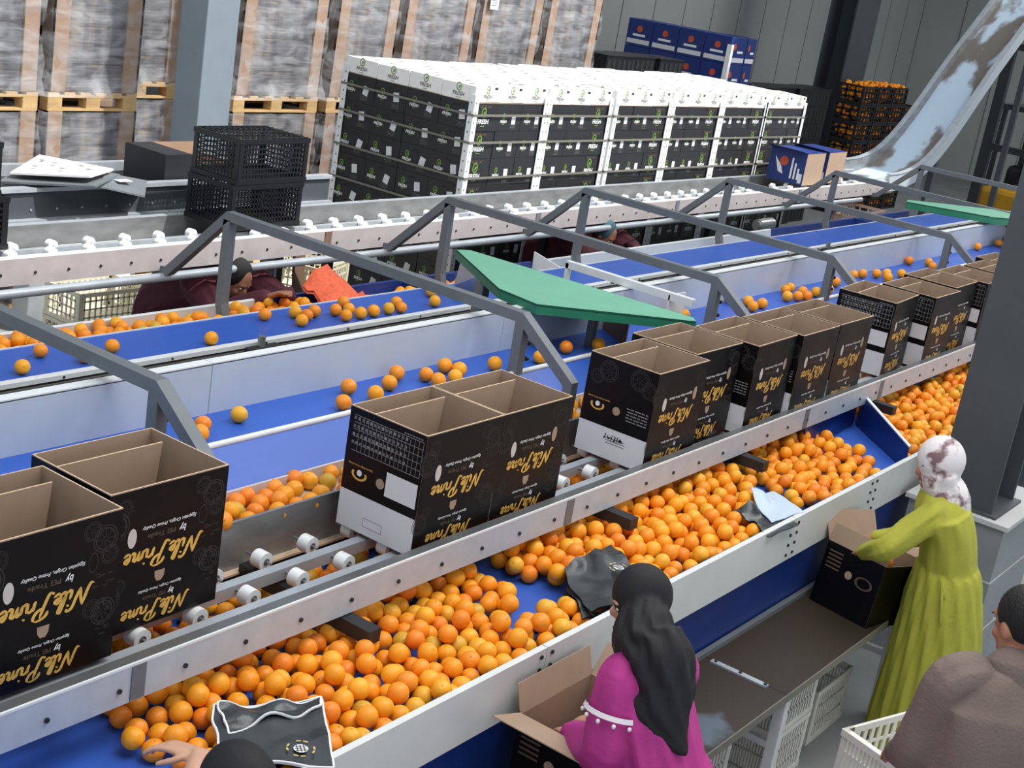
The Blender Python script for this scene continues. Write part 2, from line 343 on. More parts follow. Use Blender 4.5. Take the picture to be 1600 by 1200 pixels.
mb = MB(); mb.box(7.5, 8.07, 8.32, 8.82, 0, .03, 'col'); mb.build('base_plate', r)
hcol(24.0, 10.3, .95, .5, 0, RZ, 'cold', 'dark grey column against the back wall beside the crates of oranges')
# right pedestal and column
r = thing('concrete_pedestal', 'grey tiled square pedestal behind the person in the lime dress', 'pedestal', (7.58, 1.9, 0))
mb = MB(); mb.box(7.22, 7.95, 1.65, 2.17, 0, .93, 'tile')
for z in (.31, .62): mb.box(7.216, 7.954, 1.646, 2.174, z, z+.008, 'tilel')
mb.build('tiled_body', r)
mb = MB(); mb.box(7.20, 7.97, 1.63, 2.19, .93, .955, 'tilel'); mb.build('capping', r)
mb = MB(); x, y, z0 = 7.465, 1.905, .955
mb.box(x-.19, x-.17, y-.155, y+.155, z0, RZ, 'cold'); mb.box(x+.17, x+.19, y-.155, y+.155, z0, RZ, 'cold'); mb.box(x-.17, x+.17, y-.01, y+.01, z0, RZ, 'cold')
r = thing('steel_column', 'dark grey I-beam column standing on the tiled pedestal', 'column', (x, y, z0)); mb.build('beam', r)
mb = MB(); mb.box(x-.22, x+.22, y-.19, y+.19, z0, z0+.015, 'cold'); mb.build('base_plate', r)
# ------------------------------------------------------------------ packing bin (near)
X0, X1 = 1.6, 15.0
bin_ = thing('packing_bin', 'long white sided packing bin with a blue floor full of oranges', 'packing line', (X0, 2.235, 0))
mb = MB(); mb.box(X0, X1, 2.24, 3.25, 1.0, 1.03, 'beltn'); mb.build('bin_floor', bin_)
for (a, b) in ((X0, 3.815), (3.82, 5.815), (5.82, 6.755), (6.76, 9.2), (9.205, X1)):
    mb = MB(); mb.box(a, b, 2.225, 2.237, .924, 1.118, 'white'); mb.box(a, b, 2.225, 2.262, .914, .924, 'white'); mb.box(a, b, 2.225, 2.25, 1.118, 1.122, 'white')
    for xe in (a+.03, b-.03):
        for k in range(4): mb.cyl((xe, 2.225, .945+k*.05), (xe, 2.219, .945+k*.05), .008, 'black', 8)
    mb.build('side_board', bin_)
mb = MB(); mb.prism([(4.2, 2.25, 1.118), (X1, 2.25, 1.118), (X1, 2.29, 1.035), (4.2, 2.29, 1.035)], (0, .006, 0), 'bluep'); mb.build('blue_lip', bin_)
mb = MB(); mb.prism([(7.31, 2.27, 1.03), (7.81, 2.77, 1.03), (7.81, 2.77, 1.22), (7.31, 2.27, 1.16)], (.012, 0, 0), 'bluep')
mb.prism([(7.31, 2.27, 1.16), (7.81, 2.77, 1.22), (7.81, 2.77, 1.226), (7.31, 2.27, 1.166)], (.03, 0, 0), 'whited'); mb.build('divider', bin_)
mb = MB(); mb.prism([(7.02, 2.72, 1.03), (7.8, 2.78, 1.03), (7.8, 2.78, 1.2), (7.0, 2.76, 1.2)], (0, .01, 0), 'bluep'); mb.build('side_plate', bin_)
mb = MB(); mb.prism([(X0, 2.25, .93), (X1, 2.25, .93), (X1, 2.27, .62), (X0, 2.27, .62)], (0, .01, 0), 'bluel'); mb.build('apron_sheet', bin_)
for xx in (2.2, 4.4, 6.6, 9.2, 12.0):
    mb = MB(); mb.box(xx, xx+.06, 2.6, 2.66, 0, 1.0, 'whited'); mb.box(xx, xx+.06, 3.15, 3.21, 0, 1.0, 'whited'); mb.build('leg', bin_)
# ------------------------------------------------------------------ box roller conveyor (near)
cv = thing('roller_conveyor', 'skate wheel conveyor carrying the open gold lettered boxes', 'conveyor', (1.6, 2.73, 1.2))
mb = MB(); mb.box(1.6, 15, 2.728, 2.736, 1.185, 1.30, 'rail'); mb.box(1.6, 15, 2.728, 2.775, 1.30, 1.306, 'railtop'); mb.box(1.6, 15, 2.769, 2.775, 1.27, 1.30, 'railtop'); mb.box(1.6, 15, 2.727, 2.735, 1.3, 1.3075, 'whited')  # white strip on the lip paints in its bright highlight
k = 0; xx = 1.9
while xx < 14.8:
    mb.cyl((xx, 2.728, 1.235), (xx, 2.722, 1.235), .008, 'black', 8); xx += .24; k += 1
for xx in (2.42, 4.62, 6.9, 7.95, 10.1): mb.box(xx, xx+.05, 2.724, 2.728, 1.19, 1.30, 'frame')
mb.build('side_rail', cv)
mb = MB(); mb.box(1.6, 15, 3.245, 3.257, 1.14, 1.334, 'steeld'); mb.box(1.6, 15, 3.215, 3.257, 1.14, 1.148, 'kraftl'); mb.build('back_plate', cv)
for yy in (2.885, 3.045):
    mb = MB(); mb.box(1.6, 15, yy-.02, yy+.02, 1.229, 1.235, 'steel'); mb.box(1.6, 15, yy-.02, yy-.014, 1.19, 1.229, 'steel'); mb.box(1.6, 15, yy+.014, yy+.02, 1.19, 1.229, 'steel'); mb.build('inner_rail', cv)
for xx in (1.75, 3.3, 4.95, 6.2, 7.9, 9.8, 12.0):
    mb = MB(); mb.box(xx, xx+.06, 2.6, 3.22, 1.13, 1.18, 'black'); mb.build('cross_bracket', cv)
mb = MB(); mb.cyl((0, -.024, 0), (0, .024, 0), .033, 'wheel', 18); mb.cyl((0, -.026, 0), (0, .026, 0), .013, 'axle', 12); mb.cyl((0, -.05, 0), (0, .075, 0), .005, 'axle', 8)
w0 = mb.build('wheel', cv, world=False); first = True
for yy, ph in ((3.145, 0.0), (2.965, .0), (2.825, .11)):
    xx = 1.95+ph
    while xx < 9.2:
        o = w0 if first else w0.copy()
        if not first: C.objects.link(o)
        first = False; o.location = (xx-1.6, yy-2.73, 1.218-1.2); xx += .23
# ------------------------------------------------------------------ sizing line: trough, sloped belt, rod, flat belt, tall panel
sz = thing('sizing_conveyor', 'pair of blue sizing belts below the tall pale panel', 'conveyor', (1.6, 3.7, 1.2))
mb = MB(); mb.box(1.0, 13.7, 3.26, 3.46, 1.255, 1.265, 'beige'); mb.box(1.0, 13.7, 3.452, 3.462, 1.265, 1.335, 'beige'); mb.build('trough', sz)
mb = MB(); mb.prism([(1.0, 3.463, 1.326), (13.7, 3.463, 1.326), (13.7, 3.60, 1.45), (1.0, 3.60, 1.45)], (0, .01, -.012), 'belt'); mb.build('sloped_belt', sz)
mb = MB(); mb.cyl((1.0, 3.607, 1.455), (13.7, 3.607, 1.455), .013, 'whited'); mb.build('divider_rod', sz)
mb = MB(); mb.box(.8, 17.5, 3.60, 3.885, 1.43, 1.452, 'belt'); mb.build('flat_belt', sz)
for a, b in ((.6, 3.706), (3.71, 5.63), (5.634, 6.77), (6.774, 10.6), (10.604, 13.66)):
    mb = MB(); mb.box(a, b, 3.88, 3.892, 1.44, 1.659, 'panel'); mb.box(a, b, 3.88, 3.93, 1.655, 1.664, 'whited'); mb.build('tall_panel', sz)
mb = MB(); mb.box(13.7, 14.3, 3.85, 3.87, 1.452, 1.72, 'steeld'); mb.cyl((14.0, 3.85, 1.6), (14.0, 3.82, 1.6), .012, 'whited'); mb.build('end_plate', sz)
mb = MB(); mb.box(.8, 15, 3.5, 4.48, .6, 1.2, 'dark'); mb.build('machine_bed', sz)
for xx in (2, 5, 8, 11, 14):
    mb = MB(); mb.box(xx, xx+.08, 3.6, 3.68, 0, .6, 'frame'); mb.box(xx, xx+.08, 4.38, 4.46, 0, .6, 'frame'); mb.build('leg', sz)
# ------------------------------------------------------------------ upper picking belt and far bin
pk = thing('picking_conveyor', 'blue picking belt with white rails behind the tall panel', 'conveyor', (1.6, 5.0, 1.2))
mb = MB(); mb.box(2.2, 16.4, 4.99, 5.36, 1.235, 1.257, 'belt'); mb.box(2.2, 16.4, 5.357, 5.366, 1.22, 1.262, 'whited'); mb.build('belt', pk)
mb = MB(); mb.box(2.2, 16.7, 4.945, 4.99, 1.24, 1.262, 'whited'); mb.box(2.2, 16.7, 4.952, 4.99, 1.19, 1.24, 'dark'); mb.box(2.2, 16.7, 4.944, 4.952, 1.221, 1.227, 'fink')
for k in range(22): mb.cyl((2.6+k*.62, 4.945, 1.251), (2.6+k*.62, 4.940, 1.251), .006, 'black', 8)
mb.build('side_rail', pk)
mb = MB(); mb.box(2.2, 16.7, 4.875, 4.89, 1.20, 1.225, 'fink'); mb.box(2.2, 16.7, 4.8, 4.81, 1.20, 1.215, 'fink'); mb.box(2.2, 16.7, 4.5, 4.945, 1.2, 1.204, 'black'); mb.build('drive_rail', pk)
for xx in (4.9, 7.25, 9.3, 11.9, 14.2):
    mb = MB(); mb.bbox(xx, xx+.22, 4.82, 4.92, 1.2, 1.26, 'black', .01); mb.cyl((xx+.1, 4.9, 1.26), (xx+.1, 4.9, 1.31), .02, 'motor', 10); mb.build('belt_tensioner', pk)
mb = MB(); mb.box(16.42, 16.44, 4.99, 5.66, 1.2, 1.42, 'steeld'); mb.build('end_plate', pk)
fb = thing('collecting_bin', 'low bin with white and blue walls along the far side of the picking belt', 'packing line', (1.6, 5.6, 1.0))
mb = MB(); mb.box(2.2, 16.4, 5.37, 5.72, 1.09, 1.11, 'beige'); mb.build('bin_floor', fb)
for a, b, m_ in ((2.2, 5.88, 'beige'), (5.885, 7.08, 'bluep'), (7.085, 8.55, 'bluep'), (8.6, 12.55, 'panel'), (12.56, 14.6, 'bluep'), (14.61, 16.4, 'bluep')):
    mb = MB(); mb.prism([(a, 5.70, 1.05), (b, 5.70, 1.05), (b, 5.73, 1.19), (a, 5.73, 1.19)], (0, .012, 0), m_); mb.prism([(a, 5.728, 1.186), (b, 5.728, 1.186), (b, 5.745, 1.192), (a, 5.745, 1.192)], (0, 0, .004), m_ if m_ == 'bluep' else 'whited'); mb.build('side_board', fb)
for xx, m_ in ((7.08, 'bluep'), (8.56, 'whited'), (14.6, 'bluep')):
    mb = MB(); mb.prism([(xx, 5.37, 1.07), (xx, 5.72, 1.07), (xx, 5.73, 1.27 if xx == 8.56 else 1.19), (xx, 5.37, 1.19)], (.015, 0, 0), m_); mb.build('divider', fb)
for xx in (3.0, 6.5, 10.0, 13.5):
    mb = MB(); mb.box(xx, xx+.06, 5.5, 5.56, 0, 1.05, 'whited'); mb.build('leg', fb)
# ------------------------------------------------------------------ guard frames
HX = [1.02, 3.21, 5.40, 7.34, 8.98, 11.28, 13.58, 15.99]
HN = ['first', 'second', 'third', 'fourth', 'fifth', 'sixth', 'seventh', 'eighth']
def sweep_yz(mb, pts, x, w, t, m):       # flat-sided bar bent in the y-z plane
    n = len(pts); L = []; R_ = []
    for i, p in enumerate(pts):
        d1 = Vector((pts[i][0]-pts[i-1][0], pts[i][1]-pts[i-1][1])).normalized() if i else None
        d2 = Vector((pts[i+1][0]-pts[i][0], pts[i+1][1]-pts[i][1])).normalized() if i < n-1 else None
        d = d1 if d2 is None else d2 if d1 is None else (d1+d2).normalized(); nn = Vector((-d.y, d.x)); k = 1 if (d1 is None or d2 is None) else 1/max(.3, nn.dot(Vector((-d1.y, d1.x))))
        L.append((p[0]+nn.x*t/2*k, p[1]+nn.y*t/2*k)); R_.append((p[0]-nn.x*t/2*k, p[1]-nn.y*t/2*k))
    rings = [[(x-w/2, L[i][0], L[i][1]), (x+w/2, L[i][0], L[i][1]), (x+w/2, R_[i][0], R_[i][1]), (x-w/2, R_[i][0], R_[i][1])] for i in range(n)]
    mb.loft(rings, m, smooth=False)
for i, hx in enumerate(HX):
    g = thing('guard_frame', 'grey bent steel frame over the belts, %s of its row from the left edge' % HN[i], 'frame', (hx, 4.6, 1.2))
    mb = MB(); sweep_yz(mb, [(3.29, 1.33), (3.29, 1.50), (3.608, 1.735), (5.63, 1.735), (6.08, 1.305), (6.42, 1.275)], hx, .055, .05, 'frame'); mb.build('hoop', g)
    mb = MB(); mb.box(hx-.027, hx+.027, 3.585, 3.635, 1.452, 1.71, 'frame'); mb.build('post', g)
    mb = MB(); sweep_yz(mb, [(5.63, 1.715), (5.63, 1.24), (5.585, 1.08)], hx, .055, .05, 'frame'); mb.build('post', g)
    for z in (1.52, 1.6):
        mb = MB(); mb.cyl((hx+.027, 3.6, z), (hx+.075, 3.6, z), .006, 'black', 8); mb.cyl((hx+.06, 3.6, z), (hx+.075, 3.6, z), .012, 'black', 6); mb.build('bolt', g)
# ------------------------------------------------------------------ far roller conveyor
fc = thing('roller_conveyor', 'raised far roller conveyor with skate wheels and punched white side', 'conveyor', (4.0, 6.4, 1.3))
FX0, FX1 = 3.6, 16.6
mb = MB(); mb.box(FX0, FX1, 6.128, 6.136, 1.297, 1.44, 'railf'); mb.box(FX0, FX1, 6.128, 6.17, 1.44, 1.446, 'whited')
xx = 3.9
while xx < 16.4: mb.cyl((xx, 6.128, 1.36), (xx, 6.122, 1.36), .008, 'black', 8); xx += .21
for xx in (6.72, 9.1, 11.3, 13.9): mb.box(xx, xx+.06, 6.122, 6.128, 1.30, 1.44, 'brownd' if xx < 7 else 'frame')
mb.build('side_rail', fc)
mb = MB(); mb.box(FX0, FX1, 6.67, 6.68, 1.33, 1.46, 'steeld'); mb.box(FX0, FX1, 6.67, 6.71, 1.46, 1.465, 'steel'); mb.build('back_plate', fc)
mb = MB(); mb.box(FX0, FX1, 6.285, 6.315, 1.43, 1.435, 'steel'); mb.box(FX0, FX1, 6.285, 6.29, 1.36, 1.43, 'steel'); mb.build('inner_rail', fc)
mb = MB(); mb.cyl((FX0, 6.105, 1.262), (FX1-1, 6.105, 1.262), .026, 'steel', 14); mb.build('conduit_pipe', fc)
mb = MB(); mb.box(FX0, FX1, 6.15, 6.66, 1.31, 1.33, 'steeld'); mb.build('bed', fc)
mb = MB(); mb.cyl((0, -.02, 0), (0, .02, 0), .032, 'wheel', 16); mb.cyl((0, -.05, 0), (0, .05, 0), .006, 'axle', 8)
w0 = mb.build('wheel', fc, world=False); first = True
for yy, ph in ((6.235, 0.0), (6.37, .1)):
    xx = 3.95+ph
    while xx < 16.2:
        o = w0 if first else w0.copy()
        if not first: C.objects.link(o)
        first = False; o.location = (xx-4.0, yy-6.4, 1.425-1.3); xx += .25 if xx < 13 else .35
for xx in (3.9, 7.3, 10.0, 13.0, 16.0):
    mb = MB(); mb.box(xx, xx+.06, 6.6, 6.66, 0, 1.33, 'black'); mb.box(xx, xx+.05, 6.15, 6.66, 1.25, 1.31, 'black'); mb.build('leg', fc)
# dark belt conveyor behind it at the left
dc = thing('belt_conveyor', 'dark blue grey belt conveyor behind the far rollers at the left', 'conveyor', (4.5, 7.2, 1.3))
mb = MB(); mb.box(3.5, 7.6, 6.95, 6.99, 1.42, 1.58, 'cold'); mb.box(3.5, 7.6, 6.93, 6.99, 1.58, 1.605, 'steel'); mb.box(3.5, 7.6, 6.9, 6.95, 1.36, 1.42, 'steel')
for k in range(14): mb.cyl((4.9+k*.18, 6.95, 1.47), (4.9+k*.18, 6.945, 1.47), .007, 'steel', 8)
mb.build('side_frame', dc)
mb = MB(); mb.box(3.5, 7.6, 7.0, 7.55, 1.5, 1.53, 'black'); mb.box(3.5, 7.6, 7.55, 7.6, 1.42, 1.6, 'steel'); mb.build('belt', dc)
for xx in (4.0, 7.4):
    mb = MB(); mb.box(xx, xx+.08, 7.2, 7.28, 0, 1.42, 'cold'); mb.build('leg', dc)
# ------------------------------------------------------------------ green lid, deflector and other fittings
g = thing('machine_cover', 'green pointed sheet metal cover lying over the belts', 'cover', (6.1, 4.0, 1.7))
P = [(6.30, 4.74), (6.38, 4.70), (6.46, 3.27), (6.40, 3.22), (5.77, 3.79), (5.82, 4.07)]
mb = MB(); mb.prism([(x, y, 1.695) for x, y in P], (0, 0, .012), 'greenp', 'greend'); mb.build('top_sheet', g)
mb = MB()
for i in range(len(P)):
    a = P[i]; b = P[(i+1) % len(P)]; mb.prism([(a[0], a[1], 1.655), (b[0], b[1], 1.655), (b[0], b[1], 1.707), (a[0], a[1], 1.707)], (.004, .004, 0), 'greend')
mb.build('edge_flange', g)
mb = MB(); mb.box(6.0, 6.06, 4.3, 4.36, 1.21, 1.66, 'frame'); mb.build('support', g)
mb = MB(); mb.box(6.2, 6.24, 3.7, 3.74, 1.45, 1.66, 'frame'); mb.build('support', g)
mb = MB(); mb.prism([(7.03, 5.04, 1.262), (7.10, 5.32, 1.262), (7.05, 5.25, 1.51), (6.86, 4.92, 1.47)], (.015, -.006, 0), 'steel'); tag(mb.build('deflector_plate', None, loc=(7.05, 5.1, 1.27)), 'shiny steel plate standing on the picking belt beside the green cover', 'plate')
mb = MB(); mb.prism([(6.60, 3.885, 1.452), (6.42, 3.62, 1.452), (6.42, 3.62, 1.60), (6.60, 3.885, 1.62)], (.01, 0, 0), 'brownd'); tag(mb.build('deflector_plate', None, loc=(6.4, 3.7, 1.45)), 'dull grey brown sheet standing across the flat belt under the green cover', 'plate')
g = thing('sorting_gate', 'white gate with a long arm crossing the belts right of the green cover', 'gate', (6.85, 3.8, 1.45))
mb = MB(); mb.box(6.80, 6.84, 3.47, 4.32, 1.70, 1.712, 'whited'); mb.box(6.80, 6.806, 3.47, 4.32, 1.67, 1.70, 'whited'); mb.build('arm', g)
mb = MB(); mb.box(6.80, 6.98, 3.61, 3.62, 1.455, 1.70, 'whited'); mb.build('side_plate', g)
mb = MB(); mb.box(6.8, 6.84, 4.30, 4.32, 1.21, 1.70, 'whited'); mb.build('back_post', g)
mb = MB(); mb.cyl((6.82, 4.0, 1.66), (6.82, 4.0, 1.70), .012, 'black', 8); mb.build('bolt', g)
mb = MB()
P = [(12.6, 4.5), (12.75, 4.55), (14.6, 3.3), (14.5, 3.1), (13.0, 3.8)]
mb.prism([(x, y, 1.74) for x, y in P], (0, 0, .012), 'greenp', 'greend')
for i in range(len(P)):
    a = P[i]; b = P[(i+1) % len(P)]; mb.prism([(a[0], a[1], 1.69), (b[0], b[1], 1.69), (b[0], b[1], 1.752), (a[0], a[1], 1.752)], (.004, .004, 0), 'greend')
g = thing('machine_cover', 'second green sheet cover at the far right end of the belts', 'cover', (13.4, 3.8, 1.7)); mb.build('top_sheet', g)
mb = MB(); mb.box(13.3, 13.36, 3.9, 3.96, 1.45, 1.7, 'frame'); mb.build('support', g)
# ------------------------------------------------------------------ bench
be = thing('packing_bench', 'low rusty steel topped bench with white legs under the packing bin', 'bench', (5.0, 2.04, 0))
for a, b in ((1.6, 3.1), (3.103, 5.18), (5.183, 6.62)):
    mb = MB(); mb.box(a, b, 1.84, 2.25, .605, .617, 'table'); mb.box(a, b, 1.838, 1.842, .58, .619, 'strap'); mb.box(a, b, 2.235, 2.26, .617, .64, 'frame'); mb.build('table_top', be)
mb = MB(); mb.box(5.15, 5.18, 1.93, 2.2, .617, .626, 'steel')
for y in (1.94, 2.06, 2.18): mb.cyl((5.165, y, .626), (5.165, y, .632), .008, 'black', 8)
mb.build('joint_strip', be)
for xx in (2.0, 5.2, 6.5):
    mb = MB(); mb.box(xx, xx+.045, 1.845, 1.89, 0, .605, 'whited'); mb.build('leg', be)
    mb = MB(); mb.box(xx, xx+.045, 2.19, 2.235, 0, .605, 'whited'); mb.build('leg', be)
    mb = MB(); mb.box(xx+.005, xx+.04, 1.89, 2.19, .33, .36, 'whited'); mb.build('crossbar', be)
# ------------------------------------------------------------------ gold-lettered boxes
BW, BD, BH = .455, .365, .466
def make_box(style, label, group):
    # local frame: base corner at (0,0,0), -Y face is the lettered front, -X face is the end
    r = thing('cardboard_box', label, 'box', (0, 0, 0), group)
    t = .005; W_, D_, H_ = BW, BD, BH; mb = MB()
    for (x0, x1, y0, y1) in ((0, W_, 0, t), (0, W_, D_-t, D_), (0, t, t, D_-t), (W_-t, W_, t, D_-t)):
        mb.box(x0, x1, y0, y1, 0, H_, 'kraft')
    e = .0006
    mb.quad((0, -e, 0), (W_, -e, 0), (W_, -e, H_-.003), (0, -e, H_-.003), 'print'); mb.quad((-e, 0, 0), (-e, 0, H_-.003), (-e, D_, H_-.003), (-e, D_, 0), 'print')
    mb.quad((W_+e, 0, 0), (W_+e, D_, 0), (W_+e, D_, H_-.003), (W_+e, 0, H_-.003), 'print'); mb.quad((0, D_+e, 0), (0, D_+e, H_-.003), (W_, D_+e, H_-.003), (W_, D_+e, 0), 'print')
    mb.box(t, W_-t, t, D_-t, .03, .036, 'kraft')
    for x0, x1, y0, y1 in ((0, W_, 0, t), (0, W_, D_-t, D_), (0, t, 0, D_), (W_-t, W_, 0, D_)): mb.quad((x0, y0, H_+.0006), (x1, y0, H_+.0006), (x1, y1, H_+.0006), (x0, y1, H_+.0006), 'kraftl')
    Rt, Up = (-1, 0, 0), (0, 0, -1); F = -.0014
    def P(u, v): return (u*W_, F, H_*(1-v))
    put2d(mb, NILE, P(.80, .445), Rt, Up, .30, 'gold', .058); put2d(mb, NILE, P(.73, .855), Rt, Up, .26, 'gold', .05)
    tg = text2d('Egyptian Origin, Prime Quality', .01, .25)
    put2d(mb, tg, P(.74, .285), Rt, Up, .21, 'wink', .016); put2d(mb, text2d('by', .02, .2), P(.66, .345), Rt, Up, .028, 'wink', .03); put2d(mb, text2d('PEI Trade', .01), P(.57, .345), Rt, Up, .11, 'dink', .022)
    put2d(mb, tg, P(.66, .74), Rt, Up, .17, 'wink', .012); put2d(mb, text2d('by', .02, .2), P(.60, .79), Rt, Up, .024, 'wink', .026); put2d(mb, text2d('PEI Trade', .01), P(.53, .79), Rt, Up, .09, 'dink', .019)
    oval = disc2d(18, .42, .8)
    shape(mb, oval, P(.2, .34), Rt, Up, .04, 'beige'); shape(mb, disc2d(18, .42, .8, inner=.88) if style == 'A' else oval, P(.8, .31), Rt, Up, .04, 'gink' if style == 'A' else 'kraft')
    shape(mb, ([(-.5, -.35), (.5, -.35), (.45, .2), (.2, .55), (-.2, .55), (-.45, .2)], [(0, 1, 2, 3, 4, 5)], 1), P(.46, .655), Rt, Up, .04, 'kraft')
    for (u, v, s) in ((.88, .17, .085), (.78, .1, .06), (.92, .28, .06), (.06, .24, .1), (.12, .12, .06), (.9, .66, .085), (.81, .62, .06), (.05, .74, .08), (.12, .66, .05)): fruit(mb, P(u, v), Rt, Up, s, 'gink')
    for k in range(26):
        u = .84+random.random()*.13; v = .36+random.random()*.5; rect(mb, P(u, v), Rt, Up, .012+.01*random.random(), .0035, 'gink')
    # end panel
    Rt, Up = (0, 1, 0), (0, 0, -1)
    def E_(u, v): return (-.0014, D_*(1-u), H_*(1-v))
    # u: 0 at +Y side (left as seen from -X) ... 1 at -Y side
    rect(mb, (-.0012, 0, 0), (0, 1, 0), (0, 0, 1), D_, H_*.31, 'lab')
    if style == 'A':
        rect(mb, E_(.97, .41), Rt, Up, D_*.40, H_*.2, 'lab')
        y1 = .04
        for k in range(6):
            rect(mb, E_(.97, y1+.02+k*.058), Rt, Up, D_*.9, .0022, 'tink')
        for k in range(16): rect(mb, E_(.97-.055*k if k else .97, y1+.02), Rt, Up, .0018, H_*.29, 'tink')
        for k in range(14):
            for q in range(4): rect(mb, E_(.77-.052*k, y1+.035+q*.066), Rt, Up, .011, .012, 'fink' if (k+q) % 3 else 'tink')
        for k in range(7): rect(mb, E_(.95-.035*k, .04), Rt, Up, .009, .004, 'tink')
        for (a, b, c_, d_) in ((.35, .86, .25, .004), (.35, .93, .25, .004)): rect(mb, E_(a+.25, b), Rt, Up, D_*.25, .0025, 'purple')
        for a in (.35, .6): rect(mb, E_(a, .86), Rt, Up, .0025, H_*.075, 'purple')
        lx, lv = .22, .53
    else:
        for (u, v, s) in ((.75, .13, .1), (.9, .2, .08), (.3, .14, .1), (.15, .22, .07)): fruit(mb, E_(u, v), Rt, Up, s, 'gink')
        for k in range(5):
            for q in range(6): rect(mb, E_(.95-q*.052, .43+k*.03), Rt, Up, .012+.003*((k+q) % 3), .005, 'tink')
        put2d(mb, SCRIB, E_(.66, .75), Rt, Up, .10, 'fblack', .035)
        for k in range(3): rect(mb, E_(.7, .78+k*.025), Rt, Up, .1, .004, 'fink')
        lx, lv = .22, .5
    arc = [(r*math.cos(a)*.5, r*math.sin(a)*.32) for r, s_ in ((1, 1), (.72, -1)) for a in [PI*(-.15+1.3*q/12) for q in (range(13) if s_ == 1 else range(12, -1, -1))]]
    mb.add([Vector(E_(lx, lv))+Vector(Rt)*x*.075-Vector(Up)*y*.075*-1 for x, y in arc], [(q, q+1, 24-q, 25-q) for q in range(12)], 'gold'); shape(mb, disc2d(14), E_(lx, lv-.012), Rt, Up, .024, 'wink'); put2d(mb, tg, E_(lx+.17, lv-.075), Rt, Up, .12, 'gold', .009)
    shape(mb, disc2d(18), E_(.5, lv), Rt, Up, .04, 'kraft')
    mb.build('carton_body', r, world=False)
    mb = MB(); y = BD*.70
    mb.prism([(t, y, .03), (W_*.80, y, .03), (W_*.90, y, H_-.004), (t, y, H_-.004)], (0, .006, 0), 'kraft'); mb.quad((t, y, H_-.0035), (W_*.9, y, H_-.0035), (W_*.9, y+.006, H_-.0035), (t, y+.006, H_-.0035), 'kraftl')
    mb.build('inner_flap', r, world=False)
    return r
random.seed(4)
boxA = make_box('A', 'x', 'open boxes on the near roller conveyor'); boxB = make_box('B', 'x', 'open boxes on the near roller conveyor')
note_children()
SPOT = [ # x, y, z, rot deg, style, label
 (2.01, 2.87, 1.255, .5, 'A', 'open black carton cut off by the left edge, frontmost of the leftmost pair'),
 (2.49, 2.96, 1.255, .5, 'A', 'open black carton standing just behind the one at the left picture edge'),
 (3.735, 2.81, 1.252, 0, 'A', 'front open black carton of the middle pair, with white end label'),
 (4.194, 2.81, 1.252, 0, 'B', 'rear open black carton of the middle pair'),
 (5.31, 2.79, 1.252, 0, 'B', 'open black carton at the head of the row of five, nearest the green cover'),
 (5.79, 2.87, 1.252, -.5, 'B', 'second open black carton of the row of five'),
 (6.275, 2.79, 1.252, 1, 'B', 'third open black carton, middle of the row of five'),
 (6.755, 2.77, 1.252, 0, 'B', 'fourth open black carton of the row of five'),
 (7.24, 2.775, 1.252, 0, 'B', 'last open black carton of the row of five, before the gap'),
 (8.215, 2.84, 1.252, 4, 'A', 'open black carton with printed table and two white patches just after the gap'),
 (8.72, 2.775, 1.252, 0, 'A', 'second open black carton beyond the gap'),
 (9.25, 2.83, 1.252, 1, 'A', 'third open black carton beyond the gap'),
 (9.72, 2.77, 1.252, 1, 'A', 'fourth open black carton beyond the gap'),
 (10.24, 2.76, 1.252, 0, 'A', 'fifth open black carton beyond the gap, beside the dark column'),
 (10.74, 2.84, 1.252, 0, 'B', 'sixth open black carton beyond the gap, half hidden by the column'),
 (11.24, 2.79, 1.252, 0, 'A', 'farthest open black carton at the right picture edge'),
]
usedb = set()
for (x, y, z, a, st, lb) in SPOT:
    p = boxA if st == 'A' else boxB
    if st in usedb: o = dup(p, (x, y, z), math.radians(a), lb, 'open boxes on the near roller conveyor')
    else: usedb.add(st); o = p; o.location = (x, y, z); o.rotation_euler = (0, 0, math.radians(a)); o['label'] = lb
# ------------------------------------------------------------------ oranges
OD = .0352
def orange_mesh(vi):
    rng = random.Random(vi*7+1); n, k = 20, 14; vs = []; fs = []; ph1, ph2 = rng.random()*6, rng.random()*6
    for j in range(1, k):
        ph = PI*j/k
        for i in range(n):
            th = 2*PI*i/n; r = 1+.012*math.sin(3*th+ph1)*math.sin(ph)+.01*math.sin(2*ph+ph2)
            z = math.cos(ph)*(.97 if vi % 2 else 1.03)
            vs.append((OD*r*math.sin(ph)*math.cos(th), OD*r*math.sin(ph)*math.sin(th), OD*z))
    t0 = len(vs); vs += [(0, 0, OD*.955), (0, 0, -OD*.98)]
    for j in range(k-2):
        for i in range(n): fs.append((j*n+i, (j+1)*n+i, (j+1)*n+(i+1) % n, j*n+(i+1) % n))
    nf = len(fs)
    for i in range(n): fs.append((t0, i, (i+1) % n))
    for i in range(n): fs.append((t0+1, (k-2)*n+(i+1) % n, (k-2)*n+i))
    # small navel disc
    return vs, fs, nf
OM = []
for vi in range(len(OR)):
    vs, fs, nf = orange_mesh(vi); mb = MB(); mb.add(vs, fs, OR[vi], True)
    mb.ell((0, 0, OD*.962), .003, .003, .001, STEM, 8, 4)
    me = bpy.data.meshes.new('orange'); me.from_pydata(mb.v, [], mb.f)
    for m in mb.mats: me.materials.append(m)
    me.polygons.foreach_set('material_index', mb.m); me.polygons.foreach_set('use_smooth', [True]*len(mb.f)); OM.append(me)
RNG = np.random.RandomState(11)
